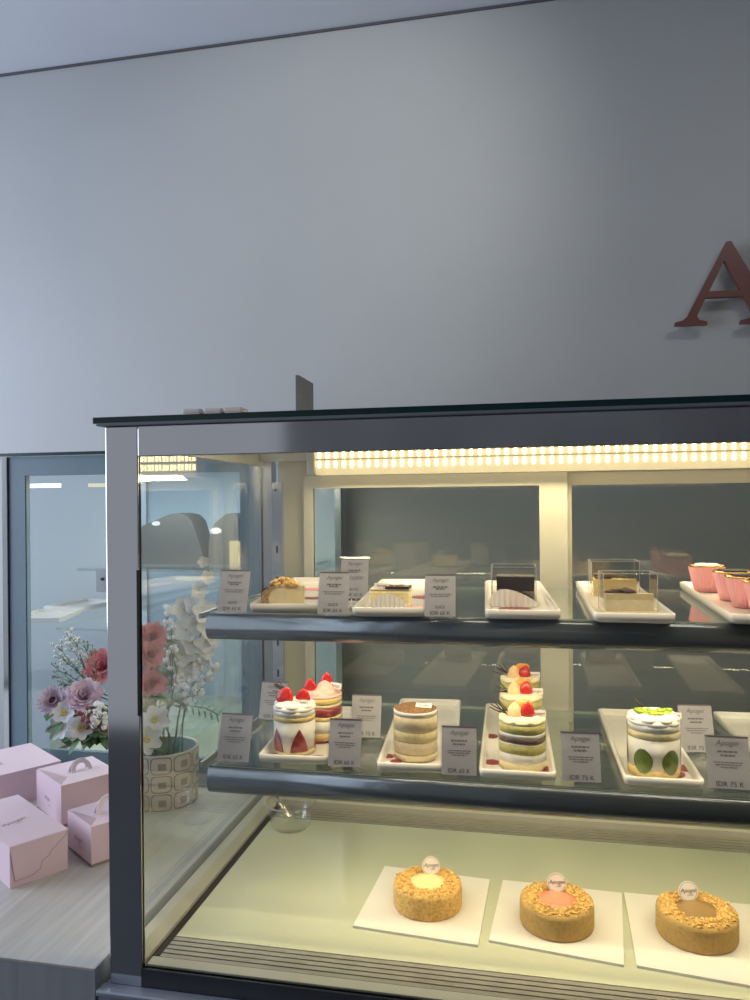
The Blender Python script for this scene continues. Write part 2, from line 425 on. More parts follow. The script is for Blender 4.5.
# shelves
SX0, SY0, SY1 = -.511, 1.158, 1.590
for z in (S1, S2):
    p = pane('glass_shelf', SX0, XR-.075, SY0, SY1, z-.006, z, M['shelf_glass'], 'z')
    mb = MB()
    prof = [(.022,-.0063),(-.0005,-.0063),(-.0005,-.001),(-.005,-.002),(-.009,-.008),(-.012,-.019),(-.013,-.026),(-.012,-.032),(-.008,-.039),(-.001,-.044),(.022,-.044)]
    mb.prism([(SX0-.004, SY0+.0004+y, z+dz) for y, dz in prof], (XR-.070-SX0, 0, 0))
    for f in mb.bm.faces: f.smooth = len(f.verts) == 4
    part('front_bar', mb, M['rail_steel'], p)
    for x in (-.546, XR-.066):
        mb = MB(); mb.prism([(x,SY0+.03,z-.016),(x,1.622,z-.038),(x,1.622,z-.007),(x,SY0+.03,z-.007)], (.005,0,0)); 
        mb.prism([(x,1.50,z-.012),(x+.05 if x < 0 else x-.02,1.50,z-.012),(x+.05 if x < 0 else x-.02,1.50,z-.007),(x,1.50,z-.007)], (0,.02,0))
        part('bracket', mb, M['brushed'], p)
# light strip
mb = MB(); mb.box(-.455, .485, 1.600, 1.640, H+.070, H+.1225); ls = part('light_strip', mb, M['ledtray'])
mb = MB(); mb.box(-.455, .485, 1.5988, 1.600, H+.1022, H+.1042); part('divider', mb, M['grey_frame'], ls)
mb = MB(); mb.box(-.475, -.455, 1.592, 1.645, H+.070, H+.1225, bevel=.004); part('end_cap', mb, M['grey_frame'], ls)
first = None
x = -.447; k = 0
while x < .47:
    for z in (H+.1135, H+.0925):  # real diodes, plus a second row modelling their reflection in the glass
        pos = Vector((x, 1.600, z))
        if first is None:
            q = MB(); q.box(-.0032, .0032, -.002, 0, -.0068, .0068, bevel=.0008); first = q.build('led', M['led'], ls); o = first
        else:
            o = first.copy(); C.objects.link(o); o.parent = ls
        o.location = pos-root_loc(ls)
    x += .0185
    k += 1

# things on top of the case
p = onX(297, 411, -.4485)
mb = MB(); zt0 = ZT+.009
a = onX(297, 375, -.4485); b = onX(312, 381.3, -.4485)
st = thing('menu_stand', 'small dark grey panel standing upright on the glass top', 'menu stand', (-.4485, (a.y+b.y)/2, zt0))
mb = MB(); mb.box(-.003, .003, a.y-(a.y+b.y)/2, b.y-(a.y+b.y)/2, 0, a.z-zt0); mb.build('stand_panel', M['greysign'], st)
mb = MB(); mb.box(-.018, .018, -.05, .05, 0, .004); mb.build('stand_foot', M['greysign'], st)
first = None
for i, (u, lab) in enumerate(((195, 'small white lidded carton on the glass top, farthest from the grey panel'), (216, 'small white lidded carton on the glass top, middle of three'), (236, 'small white lidded carton on the glass top, nearest the grey panel'))):
    q = onY(u, 411, 1.33); ch = onY(216, 409, 1.33).z-zt0
    if first is None:
        first = thing('lidded_carton', lab, 'carton', (q.x, 1.33, zt0), 0, 'white cartons on the glass top')
        mb = MB(); mb.box(-.016, .016, -.016, .016, 0, ch-.008, bevel=.001); mb.build('carton_body', M['tray'], first)
        mb = MB(); mb.box(-.0175, .0175, -.0175, .0175, ch-.008, ch, bevel=.002); mb.build('carton_lid', M['tray'], first)
    else: dup(first, (q.x, 1.33, zt0), label=lab)

# ================================================================= TRAYS
def tray(fl, fr, bl, z, label, group, prints=()):
    A, B, D = onZ(*fl, z), onZ(*fr, z), onZ(*bl, z+.0145)
    w = (B-A).length
    dv = (D-A); dv.z = 0; length = dv.length; ang = math.atan2(-dv.x, dv.y)
    ex = Vector((math.cos(ang), math.sin(ang), 0)); ey = Vector((-math.sin(ang), math.cos(ang), 0))
    c = A+ex*w/2
    t = thing('serving_tray', label, 'tray', c, ang, group)
    mb = MB(); h = .014; r = .008; wl = .004
    def rect(ins, zz, rr):
        x0, x1, y0, y1 = -w/2+ins, w/2-ins, ins, length-ins; pts = []
        for cx, cy, a0 in ((x1-rr,y0+rr,-PI/2),(x1-rr,y1-rr,0),(x0+rr,y1-rr,PI/2),(x0+rr,y0+rr,PI)):
            for k in range(4): a = a0+PI/2*k/3; pts.append((cx+rr*math.cos(a), cy+rr*math.sin(a), zz))
        return pts
    loops = [rect(.006, 0, r), rect(.001, .003, r), rect(0, h, r), rect(.003, h+.001, r), rect(wl+.002, h-.002, r*.7), rect(wl+.006, .004, r*.6)]
    rings = [[mb.bm.verts.new(q) for q in L] for L in loops]
    for k in range(len(rings)-1):
        n = len(rings[k])
        for i in range(n):
            f = mb.bm.faces.new((rings[k][i], rings[k][(i+1) % n], rings[k+1][(i+1) % n], rings[k+1][i])); f.smooth = True
    mb.bm.faces.new(list(reversed(rings[0]))); mb.bm.faces.new(rings[-1])
    mb.build('tray_body', M['tray'], t)
    for (u, v, ru, rv, mm) in prints:
        q = onZ(u, v, z+.0045); rel = q-c
        lx, ly = rel.dot(ex), rel.dot(ey); rx = px(q, ru); ry = rx*rv
        m2 = MB(); m2.lathe([(1, 0), (1, .0006)], n=20)
        bmesh.ops.scale(m2.bm, vec=(rx, ry, 1), verts=m2.bm.verts)
        m2.build('printed_spot', M[mm], t, loc=(lx, ly, .0042))
    return t
G1, G2 = 'serving trays on the upper shelf', 'serving trays on the lower shelf'
tray((249,613),(319,615.5),(292,577.5), S1, 'white tray on the upper shelf under the crumb-topped cheesecake slice', G1, prints=((314,589,11,.9,'rose_print'),(312,598,9,1.0,'plum')))
tray((351.5,617),(430,618.5),(381,579), S1, 'white tray on the upper shelf under the arched paper slice', G1, prints=((428,597,16,.9,'plum'),(414,607,10,.7,'rose_print')))
tray((485,619.5),(562,621.5),(485,580.5), S1, 'white tray on the upper shelf under the dark chocolate slice', G1, prints=((515,609,17,.9,'plum'),(520,613,22,.6,'rose_print')))
tray((593.6,622.8),(676,624),(575.5,581), S1, 'white tray on the upper shelf under the two film-wrapped slices', G1, prints=((606,607,9,1,'rose_print'),(600,592,8,1,'rose_print')))
tray((730,624.5),(818,626.5),(679,581.5), S1, 'white tray on the upper shelf carrying the pink gold-rimmed cups', G1)
tray((257.6,763.5),(329,767),(300,705), S2, 'white tray on the lower shelf under the strawberry cream cups', G2, prints=((317,758,9,1.0,'plum'),(276,755,5,1.2,'plum')))
tray((376.4,772),(457,775.5),(400.7,698), S2, 'white tray on the lower shelf under the cocoa-dusted layered cup', G2, prints=((388,756,6,1,'plum'),(396,762,6,1.3,'plum')))
tray((479,778.8),(556.8,782.5),(486,703), S2, 'white tray on the lower shelf under the three-in-a-row layered cups', G2, prints=((492,736,6,1.2,'plum'),(492,762,7,1.1,'plum'),(546,769,6,1.3,'plum')))
tray((624,786.3),(706,791.6),(597.5,708), S2, 'white tray on the lower shelf under the lime topped cup', G2, prints=((684,768,8,1.2,'plum'),(678,774,7,1.3,'plum')))
tray((789,796),(872,801),(712,711), S2, 'empty white tray on the lower shelf behind the corner price cards', G2)

# ================================================================= PRICE CARDS
LINES = [.7, .52, .9, .66]
def card(u, v, z, label, price, wp=31, hp=44, lean=.30, yaw=0, first_line=None, group='price cards'):
    q = onZ(u, v, z); w = px(q, wp); h = px(q, hp)/(1.04 if z < S1-.1 else .98)
    t = thing('price_card', label, 'price card', (q.x, q.y, z), yaw, group)
    sl, cl = math.sin(lean), math.cos(lean)
    up = Vector((0, sl, cl)); nrm = Vector((0, -cl, sl)); ex = Vector((1, 0, 0))
    mb = MB()
    def quad(x0, x1, h0, h1, o): return [ex*x0+up*h0+nrm*o, ex*x1+up*h0+nrm*o, ex*x1+up*h1+nrm*o, ex*x0+up*h1+nrm*o]
    mb.prism(quad(-w/2-.002, w/2+.002, 0.0, h+.002, .0016), nrm*.0012)
    mb.box(-w/2-.002, w/2+.002, -.002, .030, 0, .0015)
    mb.build('acrylic_holder', M['acrylic'], t)
    mb = MB(); mb.prism(quad(-w/2, w/2, .003, h, 0), nrm*.001); mb.build('card_paper', M['paper'], t)
    mb = MB(); mb.prism(quad(-w/2, w/2, h-.0022, h-.0002, .0011), nrm*.0003); mb.build('card_top_edge', M['card_edge'], t)
    mb = MB(); o = .00125
    add_text(mb, 'Apogei', w*.185, up*(h*.865)+nrm*o, ex, up, 1, .25)
    yy = [.69, .62, .50, .455, .41] if z < S1-.1 else [.69, .645, .53, .485]
    ww = [.46, .34, .66, .60, .38] if z < S1-.1 else [.48, .30, .70, .58]
    for k, (a, b) in enumerate(zip(yy, ww)):
        x = -w*b/2; hh = .0026 if k < 2 else .0015
        while x < w*b/2:
            L = random.uniform(.003, .007)
            mb.face(quad(x, min(x+L, w*b/2), h*a, h*a+hh, o), 1); x += L+.0012
    if z > S1-.1: add_text(mb, 'SLICE', w*.13, up*(h*.25)+nrm*o, ex, up, 0)
    add_text(mb, price, w*.17, up*(h*.115)+nrm*o, ex, up, 0)
    mb.build('card_print', [M['ink'], M['inkfaint']], t)
card(231.5, 614, S1, 'upright price card on the upper shelf, beside the orchid seen through the side glass', 'IDR 65 K', yaw=-.02)
card(332.5, 616, S1, 'upright price card on the upper shelf, at the front beside the crumb-topped cheesecake slice', 'IDR 65 K', yaw=.04)
card(440, 618.5, S1, 'upright price card on the upper shelf, at the front beside the arched paper slice', 'IDR 65 K', yaw=.06)
card(353.5, 600, S1, 'upright price card standing at the back of the upper shelf behind another card', 'IDR 65 K', 28, 42, yaw=.06)
card(232.5, 763, S2, 'upright price card at the end of the lower shelf, in front of the patterned pot', 'IDR 65 K', 33, 50)
card(344, 768.5, S2, 'upright price card in front of the gap between strawberry cup and cocoa-dusted cup', 'IDR 65 K', 33, 50, yaw=.05)
card(459, 777, S2, 'upright price card on the lower shelf just beside the cocoa-dusted cup', 'IDR 65 K', 35, 51, yaw=.05)
card(582, 784, S2, 'upright price card on the lower shelf between the layered fruit cups and the lime cup', 'IDR 75 K', 38, 52, yaw=.06)
card(730.5, 791, S2, 'upright price card on the lower shelf, at the front beside the lime cup tray', 'IDR 75 K', 41, 55, yaw=.0)
card(271.5, 721, S2, 'pale price card at the back of the lower shelf behind the white strawberry cup', 'IDR 65 K', 27, 40, yaw=-.02)
card(365.5, 739, S2, 'pale price card at the back of the lower shelf before the cocoa cup tray', 'IDR 75 K', 30, 45, yaw=.05)
card(699, 754, S2, 'pale price card leaning at the back of the lower shelf behind the lime cup', 'IDR 75 K', 33, 50, yaw=.1)

# ================================================================= CAKES IN CLEAR CUPS
TZ = .0046
def base_at(u, v, z, w):
    q = onZ(u, v, z); r = px(q, w)/2
    d = Vector((q.x, q.y, 0)).normalized()
    return q+d*r, r
def cup(u, v, w, hpx, label, name='layered_cake_cup', group=None, layers=(), z=S2+TZ):
    c, r = base_at(u, v, z, w); hh = px(c, hpx)
    t = thing(name, label, 'cake', c, 0, group)
    for nm, a, b, mm, wob in layers:
        mb = MB(); ph = random.uniform(0, 6); z0, z1 = a*hh+.0012, b*hh+.0012; n = 48; rr = r*.965
        A = [(rr*math.cos(2*PI*i/n), rr*math.sin(2*PI*i/n), z0+(0 if a == 0 else wob*math.sin(3*2*PI*i/n+1.3))) for i in range(n)]
        B = [(rr*math.cos(2*PI*i/n), rr*math.sin(2*PI*i/n), z1+wob*math.sin(3*2*PI*i/n+1.3)) for i in range(n)]
        va = [mb.bm.verts.new(q) for q in A]; vb = [mb.bm.verts.new(q) for q in B]
        for i in range(n):
            f = mb.bm.faces.new((va[i], va[(i+1) % n], vb[(i+1) % n], vb[i])); f.smooth = True
        mb.bm.faces.new(list(reversed(va))); mb.bm.faces.new(vb)
        mb.build(nm, M[mm], t)
    n = 48; mb = MB(); mb.lathe([(r, .0005), (r, hh)], n=n, cap0=False, cap1=False); mb.build('clear_film', M['film'], t)
    return t, r, hh
def strawberry(parent, loc, L, ang=(0, 0, 0), flat=1, name='strawberry', m='strawberry'):
    mb = MB(); pr = [(.02,0),(.26,.04),(.42,.16),(.47,.32),(.42,.52),(.30,.74),(.15,.92),(.03,1.0)]
    mb.lathe([(r*L, z*L) for r, z in pr], n=16)
    bmesh.ops.scale(mb.bm, vec=(1, flat, 1), verts=mb.bm.verts)
    o = mb.build(name, M[m], parent, loc=loc); o.rotation_euler = ang; return o
def small_tag(parent, loc, w, h, tilt=.5, yaw=0):
    mb = MB(); mb.box(-w/2, w/2, -.0006, .0006, 0, h)
    o = mb.build('name_tag', M['tag'], parent, loc=loc); o.rotation_euler = (-tilt, 0, yaw)
    m2 = MB(); add_text(m2, 'Apogei', h*.7, (0, -.0009, h*.5), (1,0,0), (0,0,1)); m2.build('tag_print', M['ink'], o)
def rosette(parent, loc, r, h, m, name='cream_rosette'):
    mb = MB()
    mb.lathe([(r*.95,0),(r,h*.2),(r*.9,h*.42),(r*.68,h*.64),(r*.36,h*.86),(r*.06,h)], n=48, rad=lambda a, k: 1+.10*math.cos(8*a+k*.7))
    return mb.build(name, M[m], parent, loc=loc)
def twig(parent, loc, s):
    mb = MB()
    for a in range(6):
        an = random.uniform(1.9, 4.2); up = random.uniform(-.1, .8)
        p0 = Vector((random.uniform(-.1,.3)*s, 0, random.uniform(.1,.3)*s)); d = Vector((math.cos(an), -.25, up)).normalized()
        mb.tube([p0, p0+d*s*.5, p0+d*s+Vector((0,0,.12*s))], .0009, 5)
    mb.build('chocolate_twig', M['twig'], parent, loc=loc)
def cream_blobs(parent, r, z, m, n=7, name='whipped_cream', ridge=0):
    mb = MB()
    mb.lathe([(r*.98, 0), (r*.99, .004), (r*.9, .008), (r*.5, .011), (.0005, .012)], n=40, cap1=False, rad=lambda a, k: 1+.02*math.sin(7*a))
    for i in range(n):
        a = 2*PI*i/n+.4; q = r*.60
        mb.ball((q*math.cos(a), q*math.sin(a), .0075), r*.36, (1.1, 1.1, .5), 14)
        mb.ball((q*.8*math.cos(a+.3), q*.8*math.sin(a+.3), .012), r*.2, (1.2, 1, .55), 10)
    mb.ball((0, 0, .009), r*.4, (1, 1, .5), 14)
    return mb.build(name, M[m], parent, loc=(0, 0, z))

# white strawberry cup
t, r, hh = cup(295, 757.5, 44, 43, 'white cream cake cup with strawberry halves against the clear film', 'strawberry_cake_cup', None,
    [('sponge_base', 0, .10, 'sponge_pale', 0), ('cream_layer', .10, .74, 'white', 0), ('sponge_layer', .74, .86, 'sponge', .0004), ('cream_top', .86, .99, 'white', 0)])
cream_blobs(t, r, hh-.001, 'white')
for a in (-2.25, -1.05, .3, 2.9, 1.6):
    e = Vector((math.cos(a), math.sin(a), 0))
    mb = MB()
    L = hh*.52; W = r*.44
    pts = [(-.95,0),(-1,.22),(-.72,.52),(-.3,.82),(0,1),(.3,.82),(.72,.52),(1,.22),(.95,0)]
    tv = Vector((-e.y, e.x, 0))
    def onr(xx, zz, rr=r*.985):
        aa = a+xx*W/rr; return Vector((rr*math.cos(aa), rr*math.sin(aa), zz))
    mb.grid(lambda u, v: onr((2*u-1)*(1-.02-v**1.6*.97), hh*.10+v*L), 9, 8)
    mb.build('strawberry_half', M['strawcut'], t)
strawberry(t, (-r*.52, -.15*r, hh+.006), .034, (0.15, .35, 0), .7); strawberry(t, (r*.30, .25*r, hh+.006), .029, (.3, .25, 0), .8)
small_tag(t, (r*.45, -r*.50, hh+.009), .026, .009, .3, .1); twig(t, (-r*.55, r*.2, hh+.022), .022)
# pink cup behind
t, r, hh = cup(322, 744, 43, 44, 'layered sponge cake cup with pink cream and strawberry tips', 'strawberry_cake_cup', None,
    [('jam_base', 0, .05, 'berry', 0), ('sponge_base', .05, .20, 'sponge', 0), ('cream_layer', .20, .46, 'white', .0006), ('sponge_layer', .46, .56, 'sponge', .0006),
     ('berry_layer', .56, .76, 'berry', .001), ('cream_layer', .76, .82, 'ivory', .0006), ('sponge_layer', .82, .96, 'sponge', .0006), ('pink_top', .96, 1.0, 'pinkcream', 0)])
cream_blobs(t, r*.9, hh-.003, 'pinkcream', 6, 'pink_cream')
strawberry(t, (-r*.42, -r*.3, hh+.004), .027, (.15, -.05, 0), .5); strawberry(t, (r*.15, r*.35, hh+.010), .027, (.1, .1, 0), .5)
rosette(t, (r*.18, -r*.1, hh+.003), r*.50, .022, 'pinkcream')
small_tag(t, (r*.75, -r*.2, hh+.012), .026, .010, .2, -.5)
# tiramisu
t, r, hh = cup(416, 763.5, 46, 48, 'layered coffee cream cake cup dusted with cocoa', 'tiramisu_cake_cup', None,
    [('sponge_base', 0, .12, 'sponge_pale', 0), ('coffee_line', .12, .145, 'coffee', .0005), ('cream_layer', .145, .37, 'tira', .0005), ('coffee_line', .37, .395, 'coffee', .0006), ('sponge_layer', .395, .58, 'sponge_pale', .0006),
     ('coffee_line', .58, .605, 'coffee', .0006), ('cream_layer', .605, .88, 'tira', .0006), ('coffee_line', .88, .90, 'coffee', .0008), ('cream_top', .90, .985, 'white', 0)])
mb = MB()
mb.grid(lambda u, v: (v*r*.96*math.cos(2*PI*u), v*r*.96*math.sin(2*PI*u), .003+.0016*math.sin(v*22+2*PI*u)*(1-v**6)-.002*v**8), 40, 18, closed_u=True)
mb.build('cocoa_top', M['cocoa'], t, loc=(0, 0, hh-.001))
small_tag(t, (r*.38, -r*.2, hh+.003), .027, .009, .9, -.1)
# three layered fruit cups one behind another
def fruit_cup(u, v, w, hp, label, extra):
    t, r, hh = cup(u, v, w, hp, label, 'layered_cake_cup', 'layered fruit cake cups on one tray',
        [('sponge_base', 0, .17, 'sponge_pale', 0), ('cream_layer', .17, .34, 'white', .0008), ('green_sponge', .34, .52, 'olive', .0009), ('cream_layer', .52, .555, 'white', .0009),
         ('chocolate_layer', .555, .67, 'chocband', .0012), ('cream_layer', .67, .75, 'white', .0008), ('green_sponge', .75, .93, 'olive', .0006), ('cream_top', .93, 1.0, 'ivory', 0)])
    mb = MB(); mb.lathe([(r*.96, 0), (r*.95, .004), (r*.7, .006), (.0005, .006)], n=40, cap1=False, rad=lambda a, k: 1+.015*math.sin(9*a)); mb.build('cream_disc', M['ivory'], t, loc=(0, 0, hh-.001))
    rosette(t, (-r*.30, -r*.12, hh+.002), r*.34, .024, 'peachcream')
    strawberry(t, (r*.20, -r*.22, hh+.003), .025, (-.12, .12, 0), .5)
    mb = MB(); mb.ball((0, 0, .010), r*.36, (1, .55, .85), 16); mb.ball((r*.2, .003, .014), r*.18, (1.1, .7, 1), 12); mb.build('orange_segment', M['orange'], t, loc=(r*.08, r*.22, hh+.006))
    small_tag(t, (r*.66, -r*.15, hh+.004), .025, .0105, .25, .1); twig(t, (-r*.62, -r*.2, hh+.004), .026)
fruit_cup(522.5, 774, 49, 48, 'layered cake cup with strawberry and orange, at the front of its row of three', 0)
fruit_cup(521.5, 745, 45, 43, 'layered cake cup with strawberry and orange, in the middle of its row of three', 0)
fruit_cup(520.5, 724, 41, 40, 'layered cake cup with strawberry and orange, at the back of its row of three', 0)
# lime cup
t, r, hh = cup(654, 780.5, 53, 52, 'white cream cake cup topped with lime green jelly', 'lime_cake_cup', None,
    [('sponge_base', 0, .17, 'sponge', 0), ('cream_layer', .17, .70, 'white', 0), ('sponge_layer', .70, .84, 'sponge_pale', .0006), ('cream_top', .84, .99, 'white', 0)])
cream_blobs(t, r, hh-.002, 'white', 8)
for a in (-2.15, -1.02, .2, 2.9):
    mb = MB(); W = r*.40; L = hh*.46
    mb.grid(lambda u, v: (r*.985*math.cos(a+(2*u-1)*W/r*math.sin(PI*min(1, max(0, v*.94+.03)))**.6), r*.985*math.sin(a+(2*u-1)*W/r*math.sin(PI*min(1, max(0, v*.94+.03)))**.6), hh*.09+v*L), 9, 10)
    mb.build('grape_half', M['kiwi'], t)
mb = MB()
for i in range(26):
    a = random.uniform(0, 2*PI); q = r*.52*math.sqrt(random.random())
    mb.ball((q*1.25*math.cos(a), q*.8*math.sin(a)-r*.1, random.uniform(0, .006)), random.uniform(.004, .0065), (1.2, 1, .6), 8)
mb.build('lime_jelly', M['lime'], t, loc=(0, 0, hh+.011))
small_tag(t, (r*.72, -r*.25, hh+.006), .022, .009, .3, .05); twig(t, (-r*.45, -r*.1, hh+.018), .016)

# ================================================================= SLICES ON THE UPPER SHELF
def liner(parent, w, h, loc, lo=0, skew=0, m='tray', bow=.012):
    """pleated white paper standing in front of a slice"""
    mb = MB(); n = 60
    def fn(u, v):
        e = max(0, math.sin(PI*(u**(1-.45*skew))))**.62*(1-skew*u*.6)
        return ((u-.5)*w, -bow*math.sin(PI*u)+.0016*math.sin(u*n*1.0), v*(h*e+.001)+lo)
    mb.grid(fn, 121, 4); return mb.build('pleated_paper', M[m], parent, loc=loc)
# cheesecake with crumbs
c = onZ(267.5, 607, S1+TZ)
t = thing('cheesecake_slice', 'cheesecake slice with golden crumbs on top and a dark crumb crust', 'cake', c, .10)
t.scale = (1.0,)*3
Lc, hc, wc = .062, .037, .05
mb = MB(); mb.prism([(0,0,.004),(Lc,.006,.004),(Lc*.98,.014,.004),(.004,wc,.004)], (0,0,hc-.006)); mb.build('filling', M['cheese'], t)
mb = MB(); mb.prism([(-.001,-.001,0),(Lc+.001,.005,0),(Lc,.016,0),(0,wc+.001,0)], (0,0,.005)); mb.build('crust_base', M['crust'], t)
mb = MB()
mb.grid(lambda u, v: (-.007-.004*math.sin(PI*v)+random.uniform(-.001,.001)+.016*max(0, v-.72)/.28, u*(wc+.002)-.001, v*(hc+.002)), 10, 10)
mb.prism([(-.011,-.002,0),(.008,-.002,0),(.003,-.002,.008),(.001,-.002,.018),(.006,-.002,.027),(.018,-.002,hc+.001),(.002,-.002,hc-.003),(-.009,-.002,hc*.66)], (0,wc,0))
mb.build('crumb_crust', M['crust'], t)
mb = MB()
for i in range(170):
    u_, w_ = random.random()**.8, random.random()
    mb.ball((.006+u_*Lc*.72, .001+w_*(wc*(1-u_)+.008*u_)*.9, hc+random.uniform(-.002,.010)*math.sin(PI*min(1, u_*.9+.12))), random.uniform(.002,.0046), (1,1,.8), 6)
mb.build('crumb_topping', M['crumble'], t)
# slice with an arch of paper
c = onZ(388, 609.5, S1+TZ)
t = thing('cake_slice', 'pale cake slice behind an arch of pleated white paper, black glaze on top', 'cake', c, .05); t.scale = (.93,)*3
mb = MB(); mb.box(-.034, .036, .010, .060, .001, .031, bevel=.003); mb.build('sponge', M['sponge_pale'], t)
mb = MB(); mb.box(-.034, .037, .010, .061, .0315, .0345, bevel=.001); mb.build('glaze', M['tira'], t)
mb = MB(); mb.prism([(-.006,.009,.0348),(.036,.008,.0345),(.038,.034,.0350),(.0,.036,.0350)], (0,0,.0045)); mb.build('black_glaze', M['choc'], t)
mb = MB()
for i in range(9): mb.ball((-.012+i*.0045, .020+random.uniform(-.004,.004), .039), random.uniform(.002,.004), (1.3,1,.8), 8)
mb.build('crumb_topping', M['crust'], t)
liner(t, .072, .026, (0, .004, 0)); small_tag(t, (-.012, .010, .036), .026, .009, .15)
# chocolate slice in its clear box
c = onZ(514, 606, S1+TZ)
def clear_box(t, w, d, h, y0=0, tilt=0):
    mb = MB()
    for (a, b) in (((-w/2,y0),(w/2,y0)),((w/2,y0),(w/2,y0+d)),((w/2,y0+d),(-w/2,y0+d)),((-w/2,y0+d),(-w/2,y0))):
        mb.face([(*a,.001),(*b,.001),(*b,h),(*a,h)])
    bx = mb.build('clear_wrap', M['boxfilm'], t); bx.rotation_euler = (0, 0, tilt)
    mb = MB(); e = .0005
    for (a, b) in (((-w/2,y0),(w/2,y0)),((w/2,y0),(w/2,y0+d)),((w/2,y0+d),(-w/2,y0+d)),((-w/2,y0+d),(-w/2,y0))):
        mb.tube([(*a,h),(*b,h)], e, 5); mb.tube([(*a,.001),(*a,h)], e, 5)
    ed = mb.build('wrap_edge', M['acrylic_edge'], bx)
M['acrylic_edge'] = mat('pale_film_edge', (.34, .34, .33), .3)
t = thing('chocolate_slice', 'dark chocolate cake slice in a clear open wrap with fluted white paper', 'cake', c, .02); t.scale = (.94,)*3
mb = MB(); mb.prism([(-.030,.012,.002),(.036,.012,.002),(.036,.062,.002),(-.030,.062,.002)], (0,0,.046)); mb.build('chocolate_sponge', M['choc'], t)
mb = MB(); mb.box(-.031,.037,.0115,.063,.0485,.051, bevel=.001); mb.build('glaze', M['choc'], t)
clear_box(t, .078, .07, .068, .004)
liner(t, .088, .034, (.0, -.003, 0), skew=.55)
# two slices wrapped in film
def wrapped(u, v, label, hcol, rz, s=1.03):
    c = onZ(u, v, S1+TZ)
    t = thing('wrapped_slice', label, 'cake', c, rz, 'film-wrapped slices on one tray'); t.scale = (.88,)*3
    mb = MB(); mb.prism([(-.040*s,.006,.001),(.040*s,.012,.001),(.036*s,.022,.001),(-.036*s,.056,.001)], (0,0,.030*s)); mb.build('filling', M[hcol], t)
    mb = MB()
    for i in range(16): mb.ball((random.uniform(-.033,.01)*s, random.uniform(.012,.035), .031*s+random.uniform(0,.008)), random.uniform(.003,.008), (1.3,1,.6), 8)
    mb.build('chocolate_shards', M['chocband'], t)
    clear_box(t, .088*s, .06, .066*s, .002)
    mb = MB(); mb.box(-.041*s,.042*s,.004,.058,0,.0012); mb.build('gold_board', M['ivory'], t)
    return t
wrapped(631, 613, 'film-wrapped cheesecake slice with chocolate shards, at the front of its tray', 'cheese', .06)
wrapped(616, 596, 'film-wrapped golden slice, partly hidden behind another wrapped slice', 'sponge', .04, 1.08)
# pink cups
cups = [(707, 592.5, 'pink fluted paper cup with gold rim and pale topping', 'white'), (734, 601.5, 'pink fluted gold-rimmed cup with dark filling, just in front of the pale topped cup', 'blacktop'),
        (748, 608.5, 'pink fluted gold-rimmed cup with dark filling, third from the back of the tray', 'blacktop'), (768, 616, 'pink fluted gold-rimmed cup with dark filling, foremost and cut by the picture edge', 'blacktop')]
for i, (u, v, lab, top) in enumerate(cups):
    c, r = base_at(u, v, S1+TZ, 27); hh = .054
    t = thing('dessert_cup', lab, 'dessert cup', c, 0, 'pink dessert cups'); t.scale = (.91,)*3; r = .036
    mb = MB(); mb.lathe([(.024,0.0005),(.0285,.018),(.033,.038),(.036,hh)], n=144, cap1=False, rad=lambda a, k: 1+.022*math.cos(26*a)); mb.build('paper_cup', M['pinkcup'], t)
    mb = MB(); mb.lathe([(.0352,hh-.001),(.0366,hh-.002),(.0372,hh+.0004),(.0362,hh+.0016),(.0350,hh+.001)], n=60, cap0=False, cap1=False); mb.build('gold_rim', M['gold'], t)
    mb = MB(); mb.lathe([(.0335,hh-.007),(.033,hh-.004),(.025,hh-.002),(.0005,hh+.001)], n=40, cap1=False)
    if top == 'white':
        for k in range(7): mb.ball((.016*math.cos(k*.9), .016*math.sin(k*.9), hh), .008, (1.2,1.2,.5), 10)
    else:
        for k in range(-3, 4):
            mb.tube([(-.024, k*.007, hh+.0015), (.024, k*.007+.003, hh+.0015)], .0012, 5); mb.tube([(k*.007, -.024, hh+.0022), (k*.007+.003, .024, hh+.0022)], .0012, 5)
    mb.build('filling', M[top], t)

